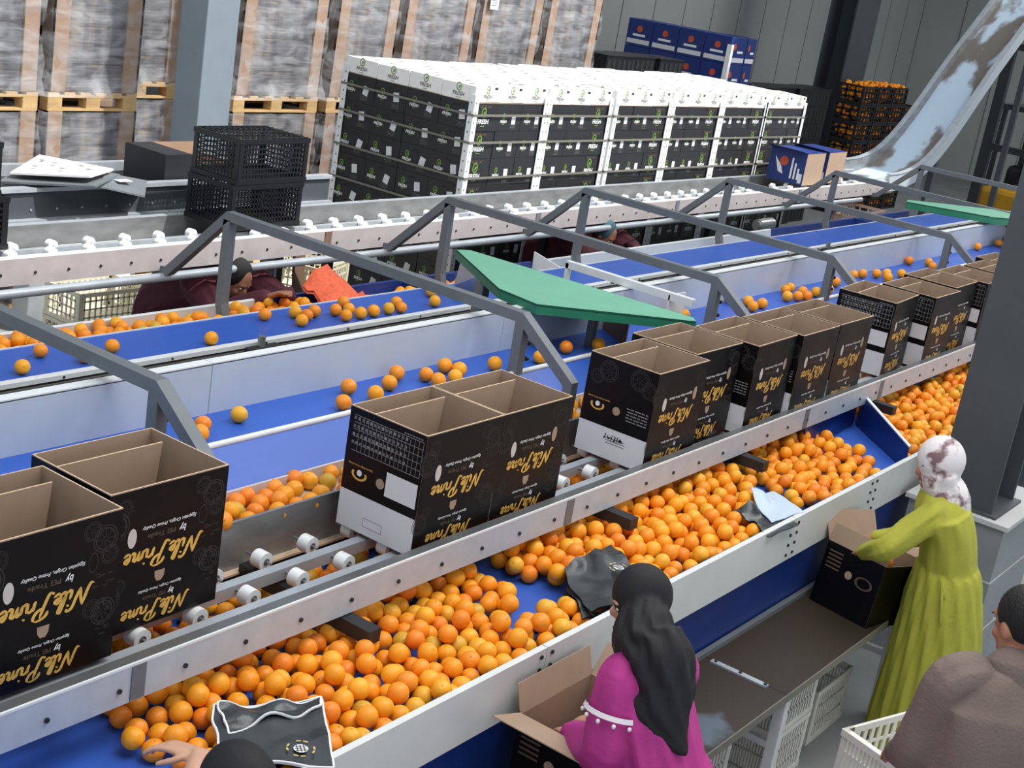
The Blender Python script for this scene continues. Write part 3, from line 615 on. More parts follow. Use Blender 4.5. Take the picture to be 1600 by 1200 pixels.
def inpoly(P, poly):
    x, y = P[:, 0], P[:, 1]; c = np.zeros(len(P), bool); n = len(poly)
    for i in range(n):
        x1, y1 = poly[i]; x2, y2 = poly[(i+1) % n]
        if y1 == y2: continue
        q = ((y1 > y) != (y2 > y)) & (x < (x2-x1)*(y-y1)/(y2-y1)+x1); c ^= q
    return c
def settle(poly, z0, zmax, n, r=OD, placed=None, cand=50, extra=None):
    # drop oranges one by one, each rolling into the lowest free hollow
    pts = [] if placed is None else list(placed); out = []
    a = np.array(poly); lo = a.min(0); hi = a.max(0); fails = 0
    A = np.zeros((len(pts)+n+1, 3)); cnt = len(pts)
    if cnt: A[:cnt] = np.array(pts)
    R2 = (2*r)**2
    def rest(C_):
        if cnt == 0: return np.full(len(C_), z0+r)
        d2 = (C_[:, None, 0]-A[None, :cnt, 0])**2+(C_[:, None, 1]-A[None, :cnt, 1])**2
        z = np.where(d2 < R2, A[None, :cnt, 2]+np.sqrt(np.maximum(R2-d2, 0)), z0+r)
        return np.maximum(z.max(1), z0+r)
    while len(out) < n and fails < 12:
        C_ = lo+(hi-lo)*RNG.rand(cand, 2); C_ = C_[inpoly(C_, poly)]
        if not len(C_): fails += 1; continue
        z = rest(C_); i = z.argmin(); p = C_[i]; zz = z[i]
        for s in (.03, .02, .012, .006, .003):
            Q = p+s*RNG.randn(14, 2); Q = Q[inpoly(Q, poly)]
            if not len(Q): continue
            zq = rest(Q); j = zq.argmin()
            if zq[j] < zz: p, zz = Q[j], zq[j]
        lim = zmax(p[0], p[1]) if callable(zmax) else zmax
        if zz > lim: fails += 1; continue
        fails = max(0, fails-.5); A[cnt] = (p[0], p[1], zz); cnt += 1; out.append((p[0], p[1], zz))
    return out
ZB = 1.03
HEAPS = [
 ('orange in the near left heap, spread from the hand to the first bare blue patch', [(2.42, 2.70), (2.5, 2.92), (3.60, 2.95), (4.10, 2.90), (4.16, 2.66), (4.0, 2.52), (3.78, 2.44), (4.0, 2.42), (4.25, 2.47), (4.25, 2.30), (3.7, 2.29), (2.62, 2.29), (2.45, 2.45)], 2.3, 330),
 ('orange in the middle heap between the black bag and the sheet of pale paper', [(4.35, 2.86), (4.75, 2.92), (6.1, 2.92), (6.16, 2.67), (5.9, 2.45), (5.6, 2.30), (4.85, 2.30), (4.55, 2.32), (4.50, 2.52), (4.38, 2.57), (4.3, 2.72)], 2.2, 330),
 ('orange in the small heap in front of the blue corner divider', [(6.45, 2.9), (6.85, 2.9), (7.2, 2.78), (7.30, 2.70), (7.1, 2.42), (6.98, 2.29), (6.3, 2.29), (6.14, 2.36), (6.22, 2.60)], 1.8, 120),
 ('orange in the far heap beyond the blue corner divider', [(7.86, 2.75), (7.40, 2.30), (9.4, 2.29), (11.4, 2.30), (11.4, 2.82), (7.95, 2.84)], 2.3, 420),
]
ORG = []          # (x, y, z, label or None)
for hi_, (lb, poly, lay, n) in enumerate(HEAPS):
    a = np.array(poly)
    def zm(x, y, lay=lay, hi_=hi_):
        h = ZB+OD+(lay-1)*.06*(.55+.45*min(1, max(0, (y-2.26)/.25)))
        if hi_ == 0 and x < 2.62: h = ZB+OD+.03
        if hi_ == 0 and 3.55 < x and y > 2.5: h = ZB+OD+.055
        return h
    for p in settle(poly, ZB, zm, n): ORG.append((p[0], p[1], p[2], lb, 0))
def between(x, nm):
    k = sum(1 for h in HX if h < x)
    if k == 0: return 'orange on the %s left of the first guard frame' % nm
    if k >= len(HX): return 'orange on the %s beyond the last guard frame' % nm
    return 'orange on the %s between the %s and %s guard frames' % (nm, HN[k-1], HN[k])
B2 = [(3.48, 3.67), (3.55, 3.735), (3.75, 3.75), (4.24, 3.65), (4.41, 3.78), (4.45, 3.66), (4.62, 3.73), (4.76, 3.81), (4.88, 3.735), (4.87, 3.655), (4.985, 3.65), (5.09, 3.71), (5.07, 3.78), (5.34, 3.69), (5.66, 3.65), (5.95, 3.69), (6.18, 3.64), (7.20, 3.82), (7.37, 3.84), (7.30, 3.76), (8.12, 3.755), (8.02, 3.67), (8.17, 3.68), (8.05, 3.84), (8.76, 3.8), (8.87, 3.82), (8.58, 3.7), (8.68, 3.67), (8.86, 3.72), (8.76, 3.64), (8.97, 3.67), (9.18, 3.67), (9.48, 3.75), (9.91, 3.8), (10.06, 3.79), (10.21, 3.74), (10.34, 3.71), (10.19, 3.64), (10.49, 3.65), (11.14, 3.84), (11.32, 3.74), (11.19, 3.66), (11.43, 3.66), (12.8, 3.83), (13.36, 3.82), (13.30, 3.74), (13.6, 3.77), (13.69, 3.7), (13.5, 3.68), (13.45, 3.78)]
B1 = [(3.69, 5.04), (3.9, 5.2), (4.03, 5.05), (4.24, 5.12), (4.77, 5.02), (5.34, 5.23), (5.46, 5.07), (5.56, 5.13), (5.54, 5.2), (5.66, 5.17), (5.80, 5.14), (5.97, 5.24), (5.90, 5.13), (5.78, 5.04), (5.9, 5.04), (6.01, 5.04), (6.14, 5.04), (6.3, 5.12), (6.24, 5.03), (6.56, 5.04), (3.5, 5.1), (3.3, 5.2), (6.80, 5.28), (6.72, 5.2), (7.35, 5.25)]
for x, y in B2: ORG.append((x, y, 1.452+OD, between(x, 'flat sizing belt'), 1))
for x, y in B1: ORG.append((x, y, 1.257+OD, between(x, 'upper picking belt'), 1))
TR = settle([(2.6, 3.27), (4.6, 3.27), (4.6, 3.45), (2.6, 3.45)], 1.265, 1.265+OD+.045, 70)
for p in TR: ORG.append((p[0], p[1], p[2], 'orange in the narrow trough between the left carton pair and the middle pair' if 2.9 < p[0] < 4.3 else None, 1 if 3.3 < p[0] < 4.2 else 0))
TR = settle([(4.6, 3.27), (12.6, 3.27), (12.6, 3.45), (4.6, 3.45)], 1.265, 1.265+OD+.02, 150)
for p in TR: ORG.append((p[0], p[1], p[2], None, 0))
FB = settle([(3.0, 5.40), (6.1, 5.40), (6.1, 5.68), (3.0, 5.68)], 1.11, lambda x, y: 1.11+OD+(.125 if 3.9 < x < 4.8 or x > 5.0 else .075), 240)
for p in FB: ORG.append((p[0], p[1], p[2], 'orange piled in the collecting bin in front of the stooping person' if p[0] > 5.2 else 'orange piled in the collecting bin left of the stooping person', .4))
for p in settle([(6.9, 5.42), (7.6, 5.42), (7.6, 5.65), (6.9, 5.65)], 1.11, 1.28, 36): ORG.append((p[0], p[1], p[2], 'orange piled in the collecting bin behind the steel plate', .4))
UC = settle([(1.9, 2.98), (12.0, 2.98), (12.0, 3.2), (1.9, 3.2)], ZB, ZB+OD+.01, 400)
for p in UC: ORG.append((p[0], p[1], p[2], None, 0))
# reject clashes between regions
keep = []
PA = np.array([o[:3] for o in ORG])
for i, o in enumerate(ORG):
    if any(abs(o[0]-h) < .065 and (abs(o[1]-5.61) < .10 or abs(o[1]-3.61) < .05) for h in HX): continue
    if i and len(keep):
        d = np.linalg.norm(PA[keep]-PA[i], axis=1)
        if d.min() < 2*OD*.93: continue
    keep.append(i)
ORG = [ORG[i] for i in keep]
camp = Vector((0, 0, CH))
def score(o):
    if o[3] is None: return 99
    d = (Vector(o[:3])-camp).length
    if o[4] == 1: d -= 6
    if o[4] == 0 and o[1] > 2.80: d += 3
    return d
order = sorted(range(len(ORG)), key=lambda i: score(ORG[i]))
NI = 330; mbs = MB(); rq = random.Random(3)
for rank, i in enumerate(order):
    x, y, z, lb, fl = ORG[i]; vi = rq.choices(range(len(OM)), (4, 4, 3, 2, 1.5, 3, .6))[0]
    s = 1+rq.uniform(-.05, .03); rot = Matrix.Rotation(rq.random()*6.28, 3, 'Z') @ Matrix.Rotation(rq.random()*2.2, 3, 'X') @ Matrix.Rotation(rq.random()*6.28, 3, 'Z')
    if rank < NI:
        o = bpy.data.objects.new('orange', OM[vi]); C.objects.link(o); o.location = (x, y, z-(1-s)*OD); o.scale = (s, s, s); o.rotation_euler = rot.to_euler()
        tag(o, lb, 'orange', lb.replace('orange', 'oranges', 1))
    else:
        me = OM[vi]; mbs.mi(OR[vi]); mbs.mi(STEM); k = len(mbs.v)
        mbs.v += [tuple(Vector((x, y, z-(1-s)*OD))+rot @ (v.co*s)) for v in me.vertices]
        for f in me.polygons: mbs.f.append(tuple(k+q for q in f.vertices)); mbs.m.append(mbs.mi(me.materials[f.material_index])); mbs.sm.append(True)
o = mbs.build('loose_oranges'); tag(o, 'all the smaller showing oranges lying in the bins and trough', 'oranges', kind='stuff')
print('ORANGES', len(ORG), [sum(1 for q in ORG if q[3] == h[0]) for h in HEAPS])
# ------------------------------------------------------------------ pallets, cartons, stacks
def wooden_pallet(x, y, z, w, d, label, group=None, m='wood'):
    r = thing('wooden_pallet', label, 'pallet', (x, y, z), group)
    mb = MB()
    n = 6
    for k in range(n): a = x+k*(w-.1)/(n-1); mb.box(a, a+.1, y, y+d, z+.12, z+.14, m)
    for k in range(3): b = y+k*(d-.1)/2; mb.box(x, x+w, b, b+.1, z+.1, z+.12, m)
    mb.build('deck', r)
    for k in range(3):
        mb = MB(); b = y+k*(d-.1)/2; mb.box(x, x+w, b, b+.1, z, z+.018, m)
        for q in range(3): a = x+q*(w-.13)/2; mb.box(a, a+.13, b, b+.1, z+.018, z+.1, m)
        mb.build('runner', r)
    return r
CW, CD, CHH = .333, .35, .2233
def fresh_logo(mb, o, R, U, s, gm='green', tm='wink'):
    
    o = Vector(o); R = Vector(R); U = Vector(U)
    shape(mb, disc2d(14, .8, 1.0, inner=.72), o+U*.05*s, R, U, .038*s, gm); mb.add([o+R*(-.008*s)+U*.03*s, o+R*.018*s+U*.045*s, o+R*.012*s+U*.065*s, o+R*(-.004*s)+U*.055*s], [(0, 1, 2, 3)], gm)
    sh = text2d('FRESH', .03); put2d(mb, sh, o-R*.062*s-U*.025*s, R, U, .124*s, tm, .034*s*1.35); rect(mb, o-R*.025*s-U*.045*s, R, U, .05*s, .006*s, gm)
def carton(style, label):
    mb = MB(); g = .002; mb.box(g, CW-g, g, CD-g, 0, CHH-.002, 'fblack'); e = -.0012
    R, U = (1, 0, 0), (0, 0, 1)
    if style == 'big':
        fresh_logo(mb, (CW*.42, e, .09), R, U, 1.15)
        mb.add([(.06, e, .213), (.24, e, .213), (.22, e, .18), (.08, e, .18)], [(0, 1, 2, 3)], 'dark')
        for q in range(3): mb.ell((.10+q*.05, .012, .195), .024, .014, .022, OR[q], 10, 6)
    else:
        fresh_logo(mb, (.09, e, .085), R, U, .7); rect(mb, (.20, e, .055), R, U, .055, .075, 'lab')
        for k in range(4): rect(mb, (.19, e, .045-k*.01), R, U, .07, .003, 'fink')
    R = (0, -1, 0)
    def L_(u, v): return (e, CD-u, v)
    fresh_logo(mb, L_(.085, .1), R, U, .75); 
    a = .15 if style == 'big' else -.25; Rr = Vector((0, -math.cos(a), math.sin(a))); Uu = Vector((0, math.sin(a), math.cos(a)))
    rect(mb, L_(.215, .075), Rr, Uu, .06, .075, 'lab')
    for k in range(4): rect(mb, L_(.20, .055-k*.01), R, U, .08, .003, 'fink')
    mb.box(e, 0, CD-.2, CD-.14, .175, .19, 'dark')
    o = mb.build('black_carton', None, world=False); return tag(o, label, 'carton')
def lid(label, printed=True):
    mb = MB(); g = .003; mb.bbox(g, CW-g, g, CD-g, 0, .13, 'fwhite', .004)
    rect(mb, (.06, .12, .1306), (1, 0, 0), (0, 1, 0), .09, .03, 'fslot'); rect(mb, (.2, .27, .1306), (1, 0, 0), (0, 1, 0), .09, .03, 'fslot')
    if printed: fresh_logo(mb, (CW*.5, .002, .055), (1, 0, 0), (0, 0, 1), .9, 'green', 'fink'); fresh_logo(mb, (.002, CD*.5, .055), (0, -1, 0), (0, 0, 1), .95, 'green', 'fink'); mb.box(.25, .29, .0015, .0025, .1, .12, 'fslot')
    o = mb.build('white_carton_lid', None, world=False); return tag(o, label, 'carton lid')
ORD = ['first', 'second', 'third', 'fourth', 'fifth', 'sixth', 'seventh', 'eighth', 'ninth']
PX = [9.06, 10.09, 11.16, 12.2, 13.23, 14.22]
cb = carton('big', 'x'); cs = carton('small', 'x'); ld = lid('x'); ld2 = lid('x', False); protos = {'big': cb, 'small': cs}; fresh_used = set()
def inst(p, key, loc, label, group, rz=0):
    o = p if key not in fresh_used else p.copy()
    if key in fresh_used: C.objects.link(o)
    fresh_used.add(key); o.location = loc; o.rotation_euler = (0, 0, rz); o['label'] = label; o['group'] = group; return o
rr = random.Random(8)
for pi_, px in enumerate(PX):
    pn = ORD[pi_]; y0 = 6.86
    wooden_pallet(px-.02, y0-.01, 0.0, 1.04, 1.42, 'wooden pallet under the %s black carton stack of the row' % pn, 'pallets under the black carton stacks')
    for lay in range(9):
        z = .143+lay*CHH; nm = ORD[8-lay]
        for c in range(3):
            st = 'big' if c == (0 if pi_ in (0, 5) else 2) else 'small'
            inst(protos[st], st, (px+c*CW, y0+rr.uniform(-.004, .004), z), '%s %s carton down in the front face of the %s black carton stack' % (('left', 'middle', 'right')[c], nm, pn), 'black cartons of the %s stack' % pn)
        if pi_ == 0:
            for c in range(1, 4): inst(protos['small' if (c+lay) % 2 else 'big'], 'small' if (c+lay) % 2 else 'big', (px+rr.uniform(-.004, .004), y0+c*CD, z), '%s carton down, %s column back, left side of nearest black carton stack' % (nm, ORD[c]), 'black cartons of the first stack')
    for c in range(3):
        for d in range(4):
            o = inst(ld if (d == 0 or (c == 0 and pi_ == 0)) else ld2, 'lid' if (d == 0 or (c == 0 and pi_ == 0)) else 'lid2', (px+c*CW, y0+d*CD, .143+9*CHH+.004), 'white printed lid on top of the %s black carton stack, %s row back, %s' % (pn, ORD[d], ('left', 'middle', 'right')[c]), 'white lids of the black carton stacks')
            o.rotation_euler = (rr.uniform(-.02, .025), rr.uniform(-.02, .02), 0)
    mb = MB(); mb.box(px, px+3*CW, y0, y0+4*CD, .143+9*CHH, .143+9*CHH+.003, 'kraft'); tag(mb.build('cardboard_sheet', None, loc=(px, y0, 2.15)), 'thin cardboard layer under the white lids of the %s black carton stack' % pn, 'sheet', 'layer sheets of the black carton stacks')
    corners = [(px-.012, y0-.012, 1, 1), (px+3*CW+.012, y0-.012, -1, 1)]+([(px-.012, y0+4*CD+.012, 1, -1)] if pi_ == 0 else [])
    for ci, (cx, cy, sx, sy) in enumerate(corners):
        mb = MB(); zt = 2.22
        mb.box(min(cx, cx+sx*.055), max(cx, cx+sx*.055), cy-.003, cy+.003, .12, zt, 'post'); mb.box(cx-.003, cx+.003, min(cy, cy+sy*.055), max(cy, cy+sy*.055), .12, zt, 'post')
        for k in range(26):
            zz = .2+k*.078; mb.box(cx+sx*.02-.006, cx+sx*.02+.006, cy-.0045, cy-.003, zz, zz+.014, 'fink'); mb.box(cx-.0045, cx-.003, cy+sy*.03-.006, cy+sy*.03+.006, zz, zz+.014, 'fink')
        tag(mb.build('corner_post', None, loc=(cx, cy, .12)), 'white perforated corner post at the %s of the %s black carton stack' % (('front left', 'front right', 'back left')[ci], pn), 'post', 'white corner posts of the black carton stacks')
    for k, z in enumerate((2.06, 1.84, 1.55, 1.27, .98, .62)):
        mb = MB(); xa, xb, ya, yb = px-.02, px+3*CW+.02, y0-.02, y0+4*CD+.02; t = .003
        mb.box(xa, xb, ya, ya+t, z-.009, z+.009, 'strap'); mb.box(xa, xa+t, ya, yb, z-.009, z+.009, 'strap'); mb.box(xb-t, xb, ya, yb, z-.009, z+.009, 'strap'); mb.box(xa, xb, yb-t, yb, z-.009, z+.009, 'strap')
        tag(mb.build('pallet_strap', None, loc=(xa, ya, z)), '%s grey strap from the top around the %s black carton stack' % (ORD[k], pn), 'strap', 'grey straps of the black carton stacks')
# film-wrapped stacks behind
def wrapped(x0, x1, y0, z0, z1, label, lean=0.0):
    r = thing('wrapped_stack', label, 'stack', (x0, y0, z0)); d = 1.0; cw = .15; L = lean
    def sk(mb): mb.v = [(v[0]+L*(v[2]-z0), v[1], v[2]) for v in mb.v]; return mb
    mb = MB(); mb.box(x0+.02, x1-.02, y0+.02, y0+d, z0, z1, 'flats'); sk(mb).build('flat_cartons', r)
    for (a, b, c, e) in ((x0, x0+cw, y0, y0+.03), (x1-cw, x1, y0, y0+.03)):
        mb = MB(); mb.box(a, b, c, e, z0, z1+.03, 'brownc'); mb.box(a if a == x0 else b-.02, a+.02 if a == x0 else b, y0, y0+cw*1.4, z0, z1+.03, 'brownd'); sk(mb).build('edge_board', r)  # side legs in darker brown, painting in their shaded faces
    mb = MB(); n = 14; rings = []
    nz = 16
    for k in range(nz+1):
        z = z0-.03+(z1+.05-z0)*k/nz; o = .012+.012*math.sin(k*1.7+x0*3)
        if k == 0: o += .035
        pts = []
        for i in range(n+1): t = i/n; pts.append((x0-o+(x1-x0+2*o)*t, y0-o-.008*math.sin(i*2.3+k), z))
        pts.append((x1+o, y0+d, z)); pts.insert(0, (x0-o, y0+d, z)); rings.append(pts)
    mb.loft(rings, M['film'], caps=False, closed=False); sk(mb).build('stretch_film', r)
    return r
STK = [(5.70, 6.70, 9.15), (6.77, 7.63, 9.15), (7.72, 8.58, 9.75), (8.66, 9.72, 9.15), (9.82, 10.68, 9.15), (10.76, 11.86, 9.15), (11.94, 13.04, 9.15), (13.14, 14.2, 9.15)]
SD = ['at the left picture edge', 'just left of the pale box column', 'set back behind the pale box column', 'just right of the pale box column', 'behind the left end of the black cartons', 'behind the first black carton stack', 'bearing a white paper label', 'at the right end of the row']
for i, (a, b, y) in enumerate(STK):
    wooden_pallet(a+.02, y+.02, 0, b-a-.04, .96, 'floor pallet under the stack %s' % SD[i], 'lower pallets of the wrapped stacks')
    wrapped(a, b, y, .145, 1.60, 'lower film-wrapped stack of flat cartons %s' % SD[i])
    wooden_pallet(a+.01, y+.0, 1.63, b-a-.02, .96, 'raised wooden pallet, stack %s' % SD[i], 'raised pallets of the wrapped stacks')
    wrapped(a+.01, b-.01, y, 1.775, 3.7, 'upper film-wrapped stack of flat cartons %s' % SD[i], (.0, .01, .0, .02, .03, .03, .03, .03)[i])
mb = MB(); mb.box(12.05, 12.19, 9.11, 9.117, 2.72, 2.92, 'lab')
for k in range(5): mb.box(12.07, 12.16, 9.108, 9.11, 2.76+k*.025, 2.765+k*.025, 'fink')
tag(mb.build('paper_label', None, loc=(12.1, 9.11, 2.8)), 'white paper label stuck on an upper wrapped stack', 'label')
# ------------------------------------------------------------------ plastic crates
def crate_mb(w, d, h, m, nx=9, nz=4, t=.008, bars=.007, gx=None):
    mb = MB(); mb.box(0, w, 0, d, 0, .008, m)
    for z in (0, h-.03):
        mb.box(-.006, w+.006, -.006, t, z, z+.03, m); mb.box(-.006, w+.006, d-t, d+.006, z, z+.03, m); mb.box(-.006, t, t, d-t, z, z+.03, m); mb.box(w-t, w+.006, t, d-t, z, z+.03, m)
    for (x, y) in ((0, 0), (w-.035, 0), (0, d-.035), (w-.035, d-.035)):
        if y == 0: mb.box(x, x+.035, -.003, t, 0, h, m)
        else: mb.box(x, x+.035, d-t, d+.003, 0, h, m)
        xx = -.003 if x == 0 else w-t; mb.box(xx, xx+t+.003, y, y+.035, 0, h, m)
    for k in range(1, nx): a = k*w/nx; mb.box(a-bars/2, a+bars/2, 0, t*.8, .02, h-.02, m); mb.box(a-bars/2, a+bars/2, d-t*.8, d, .02, h-.02, m)
    ny = max(3, int(nx*d/w))
    for k in range(1, ny): a = k*d/ny; mb.box(0, t*.8, a-bars/2, a+bars/2, .02, h-.02, m); mb.box(w-t*.8, w, a-bars/2, a+bars/2, .02, h-.02, m)
    for k in range(1, nz): z = k*h/nz; mb.box(0, w, 0, t*.7, z-bars/2, z+bars/2, m); mb.box(0, w, d-t*.7, d, z-bars/2, z+bars/2, m); mb.box(0, t*.7, 0, d, z-bars/2, z+bars/2, m); mb.box(w-t*.7, w, 0, d, z-bars/2, z+bars/2, m)
    return mb
def crate_proto(w, d, h, m, nx=9, nz=4, **k):
    o = crate_mb(w, d, h, m, nx, nz, **k).build('plastic_crate', None, world=False); o['used'] = 0; return o
def place(p, loc, rz, label, group=None, sc=None, cat='crate', rx=0):
    if p['used']: o = p.copy(); C.objects.link(o)
    else: o = p
    p['used'] = 1; o.location = loc; o.rotation_euler = (rx, 0, rz)
    if sc: o.scale = sc
    o['label'] = label; o['category'] = cat
    if group: o['group'] = group
    return o
kb = crate_proto(.60, .40, .28, 'bcrate', 22, 9, bars=.009)
place(kb, (6.0, 6.26, 1.459), 0, 'lower black plastic crate of the stack on the far rollers', 'black crates on the far rollers')
place(kb, (6.02, 6.255, 1.741), .02, 'upper black plastic crate, turned over, of the stack on the far rollers', 'black crates on the far rollers')
place(kb, (3.84, 6.26, 1.459), 0, 'lower black crate on the far rollers at the left picture edge', 'black crates on the far rollers')
place(kb, (3.79, 6.27, 1.741), 0, 'upper black crate on the far rollers at the left picture edge', 'black crates on the far rollers')
mb = MB()
for a in range(13): mb.box(6.03+a*.045, 6.036+a*.045, 6.26, 6.65, 2.022, 2.026, 'bcrate')
for a in range(9): mb.box(6.02, 6.61, 6.27+a*.045, 6.276+a*.045, 2.022, 2.027, 'bcrate')
o = mb.build('crate_grille', None, loc=(6.3, 6.45, 1.995)); tag(o, 'black grid forming the upturned bottom of the upper crate on the far rollers', 'crate base')
# white crates
wc = crate_proto(.40, .60, .29, 'wcrate', 14, 3, bars=.013, t=.012)
rz = math.radians(-19)
for k in range(3): place(wc, (4.652, 1.075, .0+k*.268), rz, ('bottom', 'middle', 'top')[k]+' white plastic crate of the stack beside the person in the taupe sweater', 'white crates by the person in taupe', (1.5, .667, .92))
for i, (x, y, z) in enumerate(((5.35, 1.92, 0), (5.35, 1.92, .295), (5.95, 1.97, 0), (4.5, 1.92, 0), (4.5, 1.92, .295))):
    place(wc, (x, y, z), 0, ('lower white crate under the bench right of its white leg', 'upper white crate under the bench right of its white leg', 'white crate under the bench at the feet of the person in lime', 'lower white crate under the bench left of the white leg', 'upper white crate under the bench left of the white leg')[i], 'white crates under the bench', (1, .5, 1))
cc = crate_proto(.60, .40, .25, 'ccrate', 12, 4, bars=.012, t=.012)
for i, (x, y, z, a) in enumerate(((6.38, 8.1, 0, 0), (6.38, 8.1, .255, 0), (6.995, 8.0, 0, 0), (6.995, 8.0, .255, 0), (8.0, 7.35, 0, .3), (8.0, 7.35, .255, .3), (8.02, 7.34, .51, .32))):
    place(cc, (x, y, z), a, ('lower cream crate of the left pair in the sun beyond the rollers', 'upper cream crate of the left pair in the sun beyond the rollers', 'lower cream crate beside the maroon person, in the sun', 'upper cream crate beside the maroon person, in the sun', 'bottom cream crate of the stack beside the black cartons', 'middle cream crate of the stack beside the black cartons', 'top cream crate of the stack beside the black cartons')[i], 'cream crates beyond the far rollers')
pc = crate_proto(.60, .40, .29, 'pcrate', 7, 3, bars=.022, t=.012)
for k in range(4): place(pc, (15.25, 5.85, k*.295), .05, ORD[k]+' dusty pink crate from the floor in the stack under the far roller end', 'dusty pink crates')
# field crates with oranges and dark crates at the back
oc = crate_proto(.62, .45, .30, 'bcrate', 5, 3, bars=.035, t=.012)
mbo = MB(); ro = random.Random(5)
for c in range(4):
    for k in range(7):
        x = 22.3+c*.66; z = k*.305; y = 9.1
        if c == 3 and k == 6: continue
        place(oc, (x, y, z), 0, 'black field crate of oranges, %s column from the left, %s layer from the floor' % (ORD[c], ORD[k]), 'field crates of oranges by the back wall')
        for q in range(26): mbo.ell((x+.04+.54*ro.random(), y+.05+.03*ro.random(), z+.05+.21*ro.random()), .038, .038, .038, OR[ro.choice((0, 1, 3, 5))], 8, 6)
        if c == 0:
            for q in range(24): mbo.ell((x+.05+.03*ro.random(), y+.05+.36*ro.random(), z+.05+.21*ro.random()), .038, .038, .038, OR[ro.choice((0, 1, 3, 5))], 8, 6)
        if k == 6:
            for q in range(40): mbo.ell((x+.05+.52*ro.random(), y+.05+.36*ro.random(), z+.27+.05*ro.random()), .038, .038, .038, OR[ro.choice((0, 1, 3, 5))], 8, 6)
tag(mbo.build('crated_oranges'), 'oranges filling the black field crates by the back wall', 'oranges', kind='stuff')
mb = MB(); mb.box(0, .6, 0, .4, 0, .24, 'bcrate')
for k in range(5):
    mb.box(-.004, 0, .03+k*.075, .06+k*.075, .03, .2, 'black'); 
    mb.box(.03+k*.115, .09+k*.115, -.004, 0, .03, .2, 'black')
mb.box(-.01, .61, -.01, .41, .24, .255, 'bcrate')
dk = mb.build('plastic_crate', None, world=False); dk['used'] = 0
for gi, (gx, gy, nx_, nk, lb) in enumerate(((14.75, 9.3, 3, 9, 'left of the blue boxes'), (18.4, 9.0, 4, 8, 'between the blue boxes and the dark column'))):
    for c in range(nx_):
        for k in range(nk):
            place(dk, (gx+c*.63, gy+(.05 if c % 2 else 0), k*.258), 0, 'dark crate %s, %s column, %s from the floor' % (lb, ORD[c], ORD[k]), 'dark crates stacked by the back wall')
# blue boxes at the back
mb = MB(); mb.bbox(0, .44, 0, .40, 0, .36, 'bbox', .004); mb.box(-.002, 0, .02, .38, .03, .09, 'lab'); shape(mb, disc2d(14), (-.003, .2, .23), (0, -1, 0), (0, 0, 1), .09, 'red'); rect(mb, (-.003, .3, .13), (0, -1, 0), (0, 0, 1), .2, .03, 'wink')
mb.box(.02, .42, -.002, 0, .03, .09, 'lab'); shape(mb, disc2d(14), (.12, -.003, .23), (1, 0, 0), (0, 0, 1), .09, 'red'); rect(mb, (.2, -.003, .15), (1, 0, 0), (0, 0, 1), .16, .03, 'wink')
bl = mb.build('blue_box', None, world=False); bl['used'] = 0
for k in range(7):
    for c in range(4): place(bl, (17.25, 9.0+c*.41, .15+k*.365), 0, 'blue printed box in the back stack, %s from the near corner, %s layer up' % (ORD[c], ORD[k]), 'blue boxes stacked at the back', cat='box')
    place(bl, (17.71, 9.0, .15+k*.365), 0, 'blue printed box in the back stack, right of its near corner, %s layer up' % ORD[k], 'blue boxes stacked at the back', (.6, 1, 1), cat='box')
wooden_pallet(17.2, 8.95, 0, .85, 1.75, 'wooden pallet under the blue boxes at the back')
mb = MB()
for cx, cy in ((17.24, 8.98), (18.16, 8.98)): mb.box(cx-.02, cx+.03, cy-.015, cy, .1, 2.72, 'post'); mb.box(cx-.02, cx-.008, cy, cy+.05, .1, 2.72, 'post')
mb = MB(); mb.box(17.22, 17.28, 8.97, 8.985, .1, 2.6, 'post'); mb.box(17.22, 17.235, 8.985, 9.04, .1, 2.6, 'post'); tag(mb.build('corner_post', None, loc=(17.25, 8.98, .1)), 'white corner post at the near corner of the blue box stack', 'post')
# blue boxes on the far rollers
mb = MB(); w, d, h = .5, .42, .34; mb.bbox(0, w, 0, d, 0, h, 'kraft', .004); mb.box(-.003, 0, .002, d, .002, h, 'bbox'); mb.box(0, w, -.001, d, h, h+.003, 'bbox')
shape(mb, disc2d(16), (-.004, .25, .22), (0, -1, 0), (0, 0, 1), .1, 'red'); mb.add([(-.005, .36, .26), (-.005, .30, .10), (-.005, .24, .08), (-.005, .27, .16)], [(0, 1, 2, 3)], 'wink')
for k in range(3): rect(mb, (-.0045, .16-k*.04, .05), (0, -1, 0), (0, 0, 1), .02, .22-.05*k, 'wink')
mb.box(-.004, -.003, .02, .06, .02, .12, 'lab')
mb.add([(-.14, .02, h+.03), (0, .0, h+.003), (0, d, h+.003), (-.14, d+.02, h+.04)], [(0, 1, 2, 3)], 'lab'); mb.add([(-.14, .02, h+.026), (0, .0, h-.001), (0, d, h-.001), (-.14, d+.02, h+.036)], [(0, 1, 2, 3)], 'bbox')
b2 = mb.build('blue_box', None, world=False); b2['used'] = 0
place(b2, (14.05, 6.18, 1.459), .03, 'nearer blue box with kraft side on the far rollers', 'blue boxes on the far rollers', cat='box')
place(b2, (14.66, 6.2, 1.459), .03, 'farther blue box with kraft side on the far rollers', 'blue boxes on the far rollers', cat='box')
